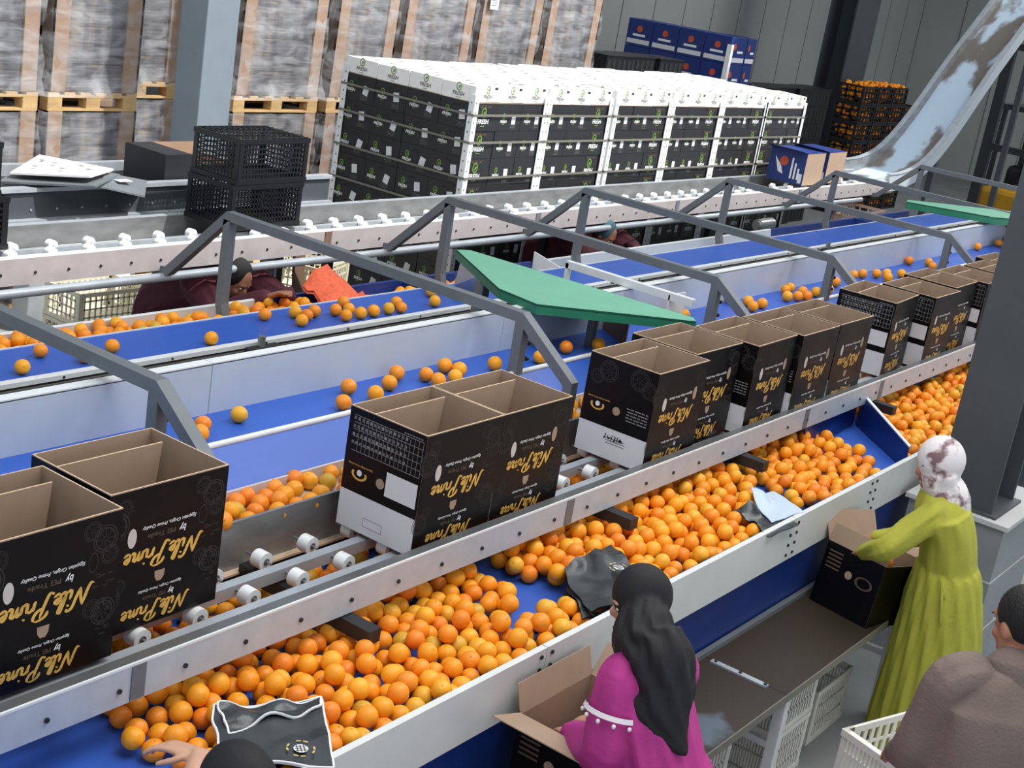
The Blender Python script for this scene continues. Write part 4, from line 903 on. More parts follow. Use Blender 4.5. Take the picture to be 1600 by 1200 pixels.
# flattened cartons, black box on the dark conveyor
mb = MB(); P = [(5.06, 7.14), (5.52, 7.5), (5.68, 6.98), (5.32, 6.74)]
mb.prism([(x, y, 1.64+.02*i) for i, (x, y) in enumerate(P)], (0, 0, .012), 'fwhite')
for u, v in ((.2, .3), (.35, .6), (.55, .3), (.7, .6), (.85, .4), (.15, .7)):
    x = (P[0][0]*(1-u)+P[3][0]*u)*(1-v)+(P[1][0]*(1-u)+P[2][0]*u)*v; y = (P[0][1]*(1-u)+P[3][1]*u)*(1-v)+(P[1][1]*(1-u)+P[2][1]*u)*v
    mb.box(x-.015, x+.015, y-.012, y+.012, 1.67+.05*u, 1.672+.05*u, 'fink')
tag(mb.build('flattened_carton', None, loc=(5.4, 7.1, 1.65)), 'white flattened carton lying on the dark belt conveyor', 'carton')
mb = MB(); P = [(4.96, 7.1), (5.55, 7.6), (5.75, 7.0), (5.3, 6.66)]; mb.prism([(x, y, 1.60+.02*i) for i, (x, y) in enumerate(P)], (0, 0, .012), 'frame')
mb.prism([(5.42, 6.78, 1.63), (5.62, 6.98, 1.66), (5.95, 6.98, 1.60), (5.72, 6.72, 1.57)], (0, 0, .01), 'frame'); mb.box(5.62, 5.72, 6.84, 6.9, 1.642, 1.645, 'lab')
tag(mb.build('flattened_carton', None, loc=(5.4, 7.1, 1.6)), 'grey flattened carton under the white one on the dark belt conveyor', 'carton')
r = thing('carton', 'open black carton with a green leaf mark on the dark belt conveyor', 'carton', (6.2, 7.05, 1.53))
mb = MB(); x0, x1, y0, y1, z0, z1 = 6.12, 6.72, 7.02, 7.42, 1.53, 1.70
for a, b, c, d, zt in ((x0, x1, y0, y0+.006, z1), (x0, x1, y1-.006, y1, z1+.06), (x0, x0+.006, y0, y1, z1+.06), (x1-.006, x1, y0, y1, z1)): mb.box(a, b, c, d, z0, zt, 'brownc')
mb.box(x0, x1, y0-.001, y0, z0, z1, 'fblack'); mb.box(x0-.001, x0, y0, y1, z0, z1+.06, 'fblack'); mb.box(x0, x1, y0, y1, z0, z0+.01, 'brownc')
mb.box(x0, x0+.22, y0, y1, z1+.05, z1+.06, 'fblack'); mb.box(x0+.0, x0+.22, y0-.001, y0+.005, z1, z1+.06, 'fblack')
shape(mb, disc2d(14, .8, 1, inner=.75), (6.42, y0-.003, z0+.09), (1, 0, 0), (0, 0, 1), .08, 'green'); mb.build('carton_body', r)
# misc beyond the rollers
r = thing('wooden_pallet', 'pale wooden pallet leaning upright behind the maroon person', 'pallet', (7.1, 7.5, 0))
mb = MB()
for k in range(6): mb.prism([(7.0+k*.13, 7.35, 0.0), (7.07+k*.13, 7.35, 0.0), (7.02+k*.13, 7.72, .98), (6.95+k*.13, 7.72, .98)], (0, .02, 0), 'wood')
mb.build('boards', r)
for z in (.08, .5, .88):
    mb = MB(); y = 7.36+z*.37; mb.prism([(6.98, y, z), (7.74, y, z), (7.74, y, z+.09), (6.98, y, z+.09)], (0, .09, 0), 'wood'); mb.build('crosspiece', r)
mb = MB(); mb.prism([(7.52, 7.05, 0), (7.78, 7.2, 0), (7.72, 7.25, 1.02), (7.46, 7.1, 1.02)], (.01, -.02, 0), 'brownd'); tag(mb.build('cardboard_sheet', None, loc=(7.6, 7.1, 0)), 'brown cardboard sheet standing beside the leaning pallet', 'sheet')
mb = MB(); mb.bbox(6.42, 6.66, 8.75, 8.95, 0, .9, 'steel', .01); tag(mb.build('metal_cabinet', None, loc=(6.5, 8.8, 0)), 'pale grey narrow cabinet standing before the wrapped stack at left', 'cabinet')
mb = MB(); mb.prism([(6.75, 8.72, 0), (7.5, 8.75, 0), (7.48, 8.95, .8), (6.76, 8.93, .8)], (0, .02, 0), 'fwhite'); tag(mb.build('sunlit_floor_board', None, loc=(7, 8.8, 0)), 'white board standing in for sunlit floor behind the cream crates', 'board')  # added white board takes the place of bright sunlit floor
# orange net bag
mb = MB(); gx, gy = 14, 10; G = []
for i in range(gx+1):
    for j in range(gy+1):
        u = i/gx; v = j/gy; x = 6.12+u*.55; y = 5.39+v*.33
        z = 1.15+.21*max(0, 1-((u-.3)/.42)**2)*v+.012*math.sin(i*2.1+j)+.01*math.cos(j*2.7); G.append((x+.02*math.sin(j*1.3), y, z))
n2 = len(G)
fs = [(i*(gy+1)+j, (i+1)*(gy+1)+j, (i+1)*(gy+1)+j+1, i*(gy+1)+j+1) for i in range(gx) for j in range(gy)]
mb.add(G, fs, 'net', True); mb.add([(p[0], p[1], p[2]-.02) for p in G], [f[::-1] for f in fs], 'net', True)
tag(mb.build('net_sack', None, loc=(6.4, 5.5, 1.2)), 'empty orange net sack draped over the collecting bin', 'sack')
# silver motor
r = thing('motor', 'small silver motor between the far rollers and the collecting bin', 'motor', (12.9, 5.95, 1.1))
mb = MB(); mb.cyl((12.7, 5.95, 1.17), (13.0, 5.95, 1.17), .06, 'motor', 16); mb.cyl((12.67, 5.95, 1.17), (12.7, 5.95, 1.17), .045, 'motor', 16); mb.build('housing', r)
mb = MB(); mb.box(12.7, 13.0, 5.9, 6.0, .0, 1.11, 'black'); mb.build('stand', r)
# chute
r = thing('slide_chute', 'steep steel slide with peeling pale blue paint feeding the far rollers', 'chute', (17, 6.4, 1.4))
PT = catmull([(16.35, 1.42), (16.9, 1.45), (17.5, 1.60), (18.2, 2.0), (19.2, 2.78), (20.7, 3.86), (23.5, 5.9)], 5)
def strip(mb, ya, yb, dz0, dz1, m, th=.0):
    rings = []
    for i, (x, z) in enumerate(PT):
        a = PT[min(i+1, len(PT)-1)]; b = PT[max(i-1, 0)]; dx, dz = a[0]-b[0], a[1]-b[1]; L_ = math.hypot(dx, dz); nx_, nz_ = -dz/L_, dx/L_
        rings.append([(x+nx_*dz0, ya, z+nz_*dz0), (x+nx_*dz0, yb, z+nz_*dz0), (x+nx_*dz1, yb, z+nz_*dz1), (x+nx_*dz1, ya, z+nz_*dz1)])
    mb.loft(rings, m, smooth=False)
mb = MB(); strip(mb, 6.13, 6.70, -.01, .0, 'chute'); mb.build('slide_bed', r)
mb = MB(); strip(mb, 6.11, 6.13, -.10, .10, 'rail'); strip(mb, 6.10, 6.16, .10, .11, 'steel'); mb.build('side_wall', r)
mb = MB(); strip(mb, 6.70, 6.72, -.02, .16, 'steeld'); strip(mb, 6.69, 6.75, .16, .17, 'steel'); mb.build('side_wall', r)
for x, z in ((18.6, 2.1), (21.5, 4.2)):
    mb = MB(); mb.box(x, x+.08, 6.38, 6.46, 0, z, 'cold'); mb.build('leg', r)
# forklift
r = thing('forklift', 'dark forklift with a yellow guard parked at the far right', 'forklift', (24, 7.2, 0))
mb = MB(); mb.box(21.9, 22.02, 5.9, 6.05, .1, 3.3, 'glass'); mb.box(21.9, 22.02, 6.75, 6.9, .1, 3.3, 'glass'); mb.box(21.92, 22.0, 6.05, 6.75, .5, .62, 'glass'); mb.box(21.92, 22.0, 6.05, 6.75, 1.6, 1.7, 'glass'); mb.box(21.92, 22.0, 6.05, 6.75, 3.1, 3.2, 'glass'); mb.build('mast', r)
mb = MB(); mb.bbox(22.5, 24.3, 5.95, 6.95, .25, 1.0, 'yellow', .08); mb.bbox(23.6, 24.5, 5.95, 6.95, .25, 1.3, 'glass', .1); mb.build('chassis', r)
mb = MB()
for y in (5.98, 6.86): mb.box(22.6, 22.68, y, y+.06, 1.0, 2.2, 'glass'); mb.box(24.1, 24.18, y, y+.06, 1.2, 2.2, 'glass')
mb.box(22.55, 24.2, 5.95, 6.95, 2.2, 2.28, 'glass'); mb.build('overhead_guard', r)
for x in (22.7, 24.0):
    for y in (5.9, 6.85):
        mb = MB(); mb.cyl((x, y, .28), (x, y+.18, .28), .28, 'tyre', 20); mb.cyl((x, y-.01, .28), (x, y, .28), .14, 'yellow', 14); mb.build('wheel', r)
for y in (6.15, 6.6):
    mb = MB(); mb.box(20.9, 21.9, y, y+.1, .12, .16, 'glass'); mb.box(21.84, 21.9, y, y+.1, .16, .6, 'glass'); mb.build('fork', r)
mb = MB(); mb.bbox(23.1, 23.6, 6.25, 6.7, 1.0, 1.12, 'tyre', .03); mb.bbox(23.55, 23.65, 6.25, 6.7, 1.12, 1.5, 'tyre', .03); mb.build('seat', r)
# ------------------------------------------------------------------ foil bags and paper on the oranges
PO = np.array([q[:3] for q in ORG])
def sheet(name, label, cat, quad, z, m, amp=.012, th=.006, seed=1, edge=None, logo=None, n=18, lift=0.):
    rn = random.Random(seed); ph = [rn.random()*6 for _ in range(6)]; q = [Vector((x, y, z if len(p) < 3 else p[2])) for p in quad for x, y in [p[:2]]]
    G = []
    for i in range(n+1):
        for j in range(n+1):
            u, v = i/n, j/n; p = (q[0]*(1-u)+q[1]*u)*(1-v)+(q[3]*(1-u)+q[2]*u)*v
            p.z += amp*(math.sin(5*u+4*v+ph[0])+.6*math.sin(11*u-7*v+ph[1])+.5*abs(math.sin(9*v+3*u+ph[2])))
            if u in (0, 1) or v in (0, 1): p.x += .004*math.sin(13*(u+v)+ph[3]); p.y += .004*math.cos(11*(u-v)+ph[4])
            d2 = (PO[:, 0]-p.x)**2+(PO[:, 1]-p.y)**2; k_ = d2 < (OD*1.25)**2
            if k_.any(): p.z = max(p.z, float((PO[k_, 2]+np.sqrt(np.maximum((OD*1.25)**2-d2[k_], 0))).max())+.004+lift)
            G.append(p)
    Z = np.array([g.z for g in G]).reshape(n+1, n+1); Z1 = Z.copy()
    for it in range(9):
        Q = np.pad(Z1, 1, mode='edge'); A_ = (Q[:-2, 1:-1]+Q[2:, 1:-1]+Q[1:-1, :-2]+Q[1:-1, 2:]+Z1)/5; Z1 = np.maximum(Z, A_) if it < 6 else A_
    Z1 = Z1+.003
    for g, z_ in zip(G, Z1.ravel()): g.z = float(z_)
    fs = [(i*(n+1)+j, (i+1)*(n+1)+j, (i+1)*(n+1)+j+1, i*(n+1)+j+1) for i in range(n) for j in range(n)]
    mb = MB(); mb.add(G, fs, m, True); mb.add([p-Vector((0, 0, th)) for p in G], [f[::-1] for f in fs], m, True)
    if edge:
        B = [i*(n+1) for i in range(n+1)]+[n*(n+1)+j for j in range(1, n+1)]+[i*(n+1)+n for i in range(n-1, -1, -1)]+[j for j in range(n-1, -1, -1)]
        for a, b in zip(B[:-1], B[1:]): mb.bar(G[a]-Vector((0, 0, th/2)), G[b]-Vector((0, 0, th/2)), .006, th+.002, edge)
    if logo:
        u, v, s = logo; X = (q[1]-q[0]).normalized(); Y = (q[3]-q[0]); Y = (Y-X*Y.dot(X)).normalized()
        def pz(p):
            best = min(G, key=lambda g: (g.x-p.x)**2+(g.y-p.y)**2); return best.z+.004
        c = (q[0]*(1-u)+q[1]*u)*(1-v)+(q[3]*(1-u)+q[2]*u)*v; c.z = max(pz(c+X*a*s*.5+Y*b*s*.5) for a in (-1, 0, 1) for b in (-1, 0, 1))
        shape(mb, disc2d(18), c, X, Y, s*.5, 'wink')
        for k in range(3): rect(mb, c+X*(-.2*s)+Y*((-.14+.12*k)*s)+Vector((0, 0, .001)), X, Y, .4*s, .03*s, 'black'); rect(mb, c+X*((-.14+.12*k)*s)+Y*(-.2*s)+Vector((0, 0, .001)), X, Y, .03*s, .4*s, 'black')
        for k in range(12):
            if k % 3 == 2: continue
            a = k*PI/6; d = X*math.cos(a)+Y*math.sin(a); t = (X*-math.sin(a)+Y*math.cos(a)); rect(mb, c+d*.42*s-t*.08*s, t, d, .17*s, .07*s, 'kink')
    o = mb.build(name, None, loc=tuple(sum(q, Vector())/4)); return tag(o, label, cat)
sheet('foil_bag', 'shiny black bag with white edges lying on the near heap of oranges', 'bag', [(2.50, 2.42), (2.64, 2.62), (2.93, 2.46), (2.71, 2.19)], 1.12, 'bag', .003, .006, 2, 'bagw', (.2, .72, .085))
sheet('foil_bag', 'second black bag with white edges, folded on top of the near one', 'bag', [(2.60, 2.50), (2.65, 2.61), (2.92, 2.45), (2.88, 2.41)], 1.12, 'bag', .003, .004, 5, 'bagw', lift=.012)
sheet('foil_bag', 'crumpled black bag with round mark beside the headscarf of the person in magenta', 'bag', [(4.36, 2.54), (4.70, 2.54), (4.50, 2.22), (4.17, 2.28)], 1.12, 'bag', .010, .006, 7, None, (.76, .5, .085), lift=.01)
sheet('foil_bag', 'lower black bag sticking out under the crumpled one by the blue patch', 'bag', [(4.30, 2.48), (4.44, 2.54), (4.40, 2.28), (4.14, 2.29)], 1.07, 'bag', .006, .006, 9)
sheet('paper_sheet', 'pale blue sheet of paper lying over the bin edge', 'paper', [(5.82, 2.49), (6.04, 2.45), (5.93, 2.24), (5.66, 2.27)], 1.12, 'paper', .002, .003, 3, lift=.012)
sheet('foil_bag', 'dark bag under the pale sheet of paper, hanging over the bin edge', 'bag', [(5.60, 2.44), (5.86, 2.38), (5.78, 2.19), (5.50, 2.21)], 1.11, 'bag', .004, .004, 4)
# ------------------------------------------------------------------ cartons being packed
def open_carton(name, label, w, d, h, flaps, end):
    r = thing(name, label, 'box', (0, 0, 0)); t = .005; mb = MB()
    for a, b, c, e in ((0, w, 0, t), (0, w, d-t, d), (0, t, 0, d), (w-t, w, 0, d)): mb.box(a, b, c, e, 0, h, 'kraft')
    mb.box(0, w, 0, d, 0, .006, 'kraft')
    mb.quad((0, -.001, 0), (w, -.001, 0), (w, -.001, h), (0, -.001, h), 'print'); mb.quad((-.001, 0, 0), (-.001, 0, h), (-.001, d, h), (-.001, d, 0), 'print'); mb.quad((w+.001, 0, 0), (w+.001, d, 0), (w+.001, d, h), (w+.001, 0, h), 'print')
    if end:
        shape(mb, disc2d(18), (-.002, d*.52, h*.62), (0, -1, 0), (0, 0, 1), .04, 'kraft'); shape(mb, disc2d(18, .9, .55, inner=.75), (-.002, d*.25, h*.6), (0, -1, 0), (0, 0, 1), .055, 'dink')
        for k in range(5): rect(mb, (-.002, d*.93, h*.6+k*.02), (0, -1, 0), (0, 0, 1), .08, .008, 'dink')
    mb.build('carton_body', r, world=False)
    for (a, b, c, e) in flaps:
        mb = MB(); a, b, c, e = map(Vector, (a, b, c, e)); nn = (b-a).cross(e-a).normalized()*.004; mb.hexa([a, b, c, e, a+nn, b+nn, c+nn, e+nn], 'kraft'); mb.build('flap', r, world=False)
    return r
w, d, h = .44, .31, .345
o = open_carton('packing_carton', 'open carton with wide kraft flaps under the arm of the person in magenta', w, d, h,
    [((0, 0, h), (0, d, h), (-.12, d+.03, h+.02), (-.12, -.03, h+.02)), ((0, d, h), (w, d, h), (w, d+.03, h+.10), (0, d+.03, h+.10)), ((w, 0, h), (w, d, h), (w+.08, d, h+.10), (w+.08, 0, h+.10)), ((0, 0, h), (w, 0, h), (w, -.05, h-.10), (0, -.05, h-.10))], True)
o.location = (3.62, 1.86, .618)
o = open_carton('packing_carton', 'tilted black carton being filled by the person in the lime dress', w, .33, .31,
    [((0, .33, .31), (w, .33, .31), (w, .40, .44), (0, .40, .44)), ((0, 0, .31), (0, .33, .31), (.01, .33, .40), (.01, 0, .40)), ((w, 0, .31), (w, .33, .31), (w+.1, .33, .36), (w+.1, 0, .36))], True)
o.location = (6.10, 1.88, .62); o.rotation_euler = (0, math.radians(9), math.radians(-12))
for i, (x, y, z) in enumerate(((6.28, 2.03, .82), (6.36, 2.0, .83), (6.42, 2.06, .84), (6.33, 2.08, .82), (6.22, 1.98, .80), (6.45, 1.97, .83))):
    o = bpy.data.objects.new('orange', OM[i]); C.objects.link(o); o.location = (x, y, z); tag(o, 'orange inside the tilted carton on the bench', 'orange', 'oranges inside the tilted carton')
# ------------------------------------------------------------------ people
def frame_of(f, tilt=0.):
    f = Vector(f).normalized(); z = Vector((0, 0, 1)); r = f.cross(z).normalized(); u = r.cross(f).normalized()
    return Matrix((r, f, u)).transposed()          # columns right, forward, up
def head_parts(mb, c, f, m, s=1.0):
    B = frame_of(f); c = Vector(c); L = lambda x, y, z: c+B @ Vector((x*s, y*s, z*s))
    mb.ell(L(0, -.012, .02), .074*s, .094*s, .10*s, m, 20, 14, B); mb.ell(L(0, .018, -.045), .055*s, .068*s, .072*s, m, 16, 10, B)
    mb.ell(L(0, .062, -.088), .026*s, .026*s, .022*s, m, 10, 8, B); mb.ell(L(0, .088, -.018), .013*s, .02*s, .026*s, m, 10, 8, B); mb.ell(L(0, .072, .028), .052*s, .016*s, .012*s, m, 12, 6, B)
    for q in (-1, 1): mb.ell(L(q*.076, -.005, -.015), .009*s, .018*s, .03*s, m, 8, 8, B); mb.ell(L(q*.035, .06, -.035), .022*s, .02*s, .02*s, m, 8, 8, B)
    mb.ell(L(0, .076, -.058), .022*s, .012*s, .010*s, m, 10, 6, B)
    return L, B
def face_kids(root, c, f, s=1.0):
    B = frame_of(f); c = Vector(c); L = lambda x, y, z: c+B @ Vector((x*s, y*s, z*s))
    for q in (-1, 1):
        mb = MB(); mb.ell(L(q*.030, .074, .004), .012*s, .007*s, .0065*s, 'wink', 10, 6, B); mb.ell(L(q*.030, .079, .004), .0055*s, .004*s, .0055*s, 'eye', 8, 6, B); mb.ell(L(q*.031, .079, .024), .016*s, .005*s, .004*s, 'hair', 8, 4, B); mb.build('eye', root)
    mb = MB(); mb.ell(L(0, .086, -.056), .019*s, .006*s, .007*s, 'lip', 10, 6, B); mb.build('lips', root)
def hand_parts(mb, w, d, n, side, m, s=1.0, curl=.5):
    # w wrist, d pointing direction, n back-of-hand normal, side +1 when the thumb lies along d x n
    w = Vector(w); d = Vector(d).normalized(); n = Vector(n); n = (n-d*n.dot(d)).normalized(); t = d.cross(n)*side
    mb.tube([w-d*.03*s, w+d*.02*s, w+d*.055*s, w+d*.09*s], [(.027*s, .02*s), (.033*s, .017*s), (.041*s, .016*s), (.039*s, .013*s)], m, 12, side=t, sub=2)
    for k, (o, ln) in enumerate(((.029, .072), (.010, .082), (-.010, .076), (-.028, .060))):
        p = w+d*.086*s+t*o*s; dd = (d+t*o*2.2).normalized(); pts = [p]; a = curl*(.5+.12*k)
        for q, fr in enumerate((.45, .32, .23)):
            dd = (dd*math.cos(a)-n*math.sin(a)).normalized() if q else (dd*math.cos(a*.6)-n*math.sin(a*.6)).normalized(); p = p+dd*ln*fr*s; pts.append(p)
        mb.tube(pts, [.0092*s, .0086*s, .008*s, .0068*s], m, 10, sub=3)
    p = w+d*.02*s+t*.024*s; d2 = (d*.6+t*.75-n*.35).normalized(); d3 = (d*.9+t*.25-n*.4).normalized()
    mb.tube([p, p+d2*.035*s, p+d2*.035*s+d3*.032*s, p+d2*.035*s+d3*.056*s], [.013*s, .0105*s, .0095*s, .0075*s], m, 10, sub=3)
def body(name, label, J, f, skin, vox=.008, hs=1.0, handk=None):
    # one continuous figure: head, neck, trunk, arms with fingers, legs with feet
    mb = MB(); head_parts(mb, J['head'], J.get('face', f), skin, hs)
    h = Vector(J['head']); nk = Vector(J['neck']); ch = Vector(J['chest']); pv = Vector(J['pelvis']); B = frame_of(f); R = B.col[0]
    mb.tube([h-Vector((0, 0, .03)), nk+(h-nk)*.3, nk-(nk-ch)*.25], [.052, .055, .07], skin, 14, sub=3)
    mb.tube([nk-(nk-ch)*.15, nk-(nk-ch)*.45, ch, (ch+pv)/2, pv, pv-Vector((0, 0, .06))], [(.12, .06), (.165, .09), (.15, .105), (.125, .095), (.16, .11), (.12, .09)], skin, 18, side=R, sub=3)
    for sd in 'LR':
        sh, el, wr = (Vector(J[k+sd]) for k in ('sh', 'el', 'wr'))
        mb.tube([sh+(nk-sh)*.3, sh, (sh+el)/2, el, (el+wr)/2, wr], [.05, .052, .043, .036, .033, .024], skin, 12, sub=3)
        d, n, side, curl = (handk or {}).get(sd, ((wr-el), (0, 0, 1), 1 if sd == 'L' else -1, .55)); hand_parts(mb, wr, d, n, side, skin, .95*hs, curl)
    for sg, q in ((-1, 'L'), (1, 'R')):
        hip = pv+R*sg*.085-Vector((0, 0, .04)); ft = Vector(J['ft'+q]); kn = Vector(J['kn'+q]) if 'kn'+q in J else (hip+ft)/2+Vector(f)*.03
        mb.tube([hip, (hip+kn)/2, kn, (kn+ft)/2, ft+Vector((0, 0, .08))], [.085, .075, .055, .05, .035], skin, 14, sub=3)
        fd = Vector((f[0], f[1], 0)).normalized(); mb.tube([ft+Vector((0, 0, .06))-fd*.03, ft+Vector((0, 0, .04))+fd*.05, ft+Vector((0, 0, .025))+fd*.16], [(.035, .04), (.04, .035), (.038, .02)], skin, 12, sub=3)
    o = mb.build('person', None, loc=(pv.x, pv.y, 0)); dissolve(o, vox, 3); tag(o, label, 'person'); face_kids(o, J['head'], J.get('face', f), hs); return o
def cloth(root, name, fn, m, vox=.010, smooth=1):
    mb = MB(); fn(mb); o = mb.build(name, root); dissolve(o, vox, smooth); o.data.materials.clear(); o.data.materials.append(M[m]); return o
def sleeve(mb, J, sd, nk, rs, m='magenta', fold=.06):
    sh, el, wr = (Vector(J[k+sd]) for k in ('sh', 'el', 'wr'))
    mb.tube([sh+(nk-sh)*.45, sh, (sh+el)/2, el, (el+wr)/2, wr+(wr-el).normalized()*(-.02)], rs, m, 20, sub=5, fold=fold, k=5)
DR = [Vector(q) for q in [(3.674, 1.801, 1.397), (3.66, 1.739, 1.351), (3.639, 1.698, 1.286), (3.615, 1.66, 1.222), (3.614, 1.607, 1.158), (3.621, 1.555, 1.113)]]
# --- woman in magenta
f = Vector((-.30, .95, -.05)).normalized()
J = dict(head=(3.74, 1.885, 1.468), neck=(3.705, 1.80, 1.335), chest=(3.70, 1.745, 1.15), pelvis=(3.715, 1.62, .84), shL=(3.585, 1.80, 1.275), shR=(3.80, 1.72, 1.275),
 elL=(3.535, 1.79, 1.04), wrL=(3.72, 2.02, .92), elR=(3.88, 1.84, 1.03), wrR=(3.88, 2.02, .92), ftL=(3.70, 1.56, 0), ftR=(3.88, 1.52, 0), face=(-.60, .74, -.40))
p = body('person', 'person in a magenta dress and long black headscarf packing at the bench', J, f, 'skin', hs=.92)
nk = Vector(J['neck']); R = frame_of(f).col[0]
def fn(mb):
    mb.tube([nk+Vector((0, -.005, -.01)), nk-Vector((0, .01, .06)), J['chest'], (3.705, 1.67, .98), J['pelvis'], (3.73, 1.58, .45), (3.74, 1.56, .08)], [(.06, .06), (.165, .095), (.185, .135), (.185, .145), (.215, .175), (.25, .21), (.29, .24)], 'magenta', 48, side=R, sub=5, fold=.035, k=9)
    sleeve(mb, J, 'L', nk, [.07, .08, .082, .078, .068, .048], fold=.05); sleeve(mb, J, 'R', nk, [.06, .068, .07, .068, .06, .045], fold=.04)
cloth(p, 'dress', fn, 'magenta', .009)
hc = Vector(J['head']); B = frame_of(J['face'])
def fn(mb):
    mb.ell(hc+B @ Vector((0, -.020, .018)), .081, .099, .106, 'bhijab', 24, 16, B)
    mb.tube([hc+Vector((.0, -.03, -.02)), hc+Vector((.0, -.045, -.09)), nk+Vector((0, -.03, -.01))], [(.072, .078), (.078, .078), (.12, .10)], 'bhijab', 24, side=R, sub=4, fold=.02, k=6)
    mb.tube([DR[0]+Vector((.03, .03, .07)), *DR], [(.075, .08), (.10, .12), (.112, .115), (.106, .09), (.095, .06), (.052, .03), (.008, .008)], 'bhijab', 60, side=(.556, -.83, 0), sub=7, fold=.075, k=9)
cloth(p, 'headscarf', fn, 'bhijab', .008)
mb = MB(); el = Vector(J['elL']); sh = Vector(J['shL']); c = sh*.62+el*.38; ax = (el-sh).normalized(); u = ax.cross(Vector((0, 1, 0))).normalized(); w = ax.cross(u)
ring = [[c+ax*(q*.016)+(u*math.cos(2*PI*i/24)+w*math.sin(2*PI*i/24))*(.098+(.004 if q else 0)) for i in range(24)] for q in (0, 1)]
mb.loft(ring, 'lace', caps=False)
for i in range(12): a = 2*PI*i/12; mb.ell(c+ax*.03+(u*math.cos(a)+w*math.sin(a))*.1, .007, .007, .008, 'lace', 8, 6)
o = mb.build('lace_trim', p); o['label'] = 'white pompom lace trim'
# --- woman in lime dress
f = Vector((-.45, .89, -.05)).normalized()
J = dict(head=(6.27, 1.80, 1.445), neck=(6.30, 1.745, 1.30), chest=(6.33, 1.69, 1.13), pelvis=(6.37, 1.63, .82), shL=(6.20, 1.735, 1.23), shR=(6.41, 1.69, 1.23),
 elL=(6.05, 1.87, 1.05), wrL=(6.19, 2.02, .93), elR=(6.44, 1.86, 1.02), wrR=(6.36, 2.05, .95), ftL=(6.33, 1.58, 0), ftR=(6.50, 1.58, 0), face=(-.62, .72, -.32))
p = body('person', 'person in a long lime green dress and a patterned white headscarf', J, f, 'skin2')
nk = Vector(J['neck']); R = frame_of(f).col[0]
def fn(mb):
    mb.tube([nk+Vector((0, 0, .01)), nk-Vector((0, 0, .03)), nk-Vector((-.01, .01, .075)), J['chest'], (6.35, 1.66, .99), (6.355, 1.655, .95)], [(.105, .098), (.145, .112), (.186, .128), (.175, .125), (.165, .13), (.168, .135)], 'olive', 48, side=R, sub=5, fold=.02, k=8)
    mb.tube([(6.355, 1.655, .965), (6.37, 1.64, .8), (6.41, 1.62, .5), (6.44, 1.60, .04)], [(.172, .14), (.205, .175), (.24, .21), (.30, .25)], 'olive', 110, side=R, sub=8, fold=.035, k=15)
    sleeve(mb, J, 'L', nk, [.06, .068, .066, .056, .046, .034], fold=.08); sleeve(mb, J, 'R', nk, [.05, .058, .06, .055, .046, .034], fold=.06)
cloth(p, 'dress', fn, 'olive', .008)
hc = Vector(J['head']); B = frame_of(J['face'])
def fn(mb):
    mb.ell(hc+B @ Vector((0, -.02, .018)), .094, .112, .118, 'whijab', 24, 16, B)
    mb.tube([hc+Vector((.0, -.02, -.03)), hc+Vector((.015, -.035, -.09)), nk+Vector((0.01, -.02, .0)), nk+Vector((.01, -.015, -.045))], [(.088, .095), (.088, .088), (.105, .10), (.118, .108)], 'whijab', 32, side=R, sub=5, fold=.05, k=5)
cloth(p, 'headscarf', fn, 'whijab', .007)
mb = MB(); a = Vector((6.19, 1.62, .955))
mb.tube([a, a+Vector((-.02, -.03, -.05)), a+Vector((.01, -.04, -.12)), a+Vector((.025, -.02, -.05)), a], [.006]*5, 'olive', 8, sub=5); mb.tube([a, a+Vector((-.03, -.03, -.08)), a+Vector((-.02, -.05, -.2))], [.007]*3, 'olive', 8, sub=4)
mb.build('waist_tie', p)
# --- man at the right
f = Vector((.55, .83, 0)).normalized()
J = dict(head=(4.37, .872, 1.625), neck=(4.34, .855, 1.49), chest=(4.32, .85, 1.27), pelvis=(4.30, .84, .90), shL=(4.20, .99, 1.43), shR=(4.48, .71, 1.43),
 elL=(4.20, 1.05, 1.15), wrL=(4.42, 1.15, 1.0), elR=(4.62, .70, 1.15), wrR=(4.62, .92, 1.0), ftL=(4.24, .92, 0), ftR=(4.38, .78, 0), face=(.45, .86, -.25))
p = body('person', 'person with short black hair in a taupe sweater seen from behind', J, f, 'skin2')
nk = Vector(J['neck']); R = frame_of(f).col[0]
def fn(mb):
    mb.tube([nk+Vector((0, 0, -.02)), nk-Vector((0.01, .0, .055)), (4.33, .853, 1.36), J['chest'], (4.31, .845, 1.06), J['pelvis'], (4.30, .84, .80)], [(.075, .07), (.17, .095), (.225, .13), (.215, .14), (.20, .145), (.205, .155), (.20, .15)], 'taupe', 48, side=R, sub=5, fold=.02, k=6)
    sleeve(mb, J, 'L', nk, [.075, .08, .074, .066, .056, .045], 'taupe', .05); sleeve(mb, J, 'R', nk, [.075, .08, .074, .066, .056, .045], 'taupe', .05)
cloth(p, 'sweater', fn, 'taupe', .009)
def fn(mb): mb.tube([nk+Vector((0, 0, -.055)), nk+Vector((0, 0, -.02)), nk+Vector((.005, .003, .012)), nk+Vector((.010, .006, .018))], [.10, .088, .092, .072], 'taupe', 28, side=R, sub=3)
cloth(p, 'collar', fn, 'taupe', .006)
hc = Vector(J['head']); B = frame_of(J['face'])
def fn(mb):
    mb.ell(hc+B @ Vector((0, -.022, .032)), .080, .098, .102, 'hair', 24, 16, B)
cloth(p, 'hair', fn, 'hair', .006)
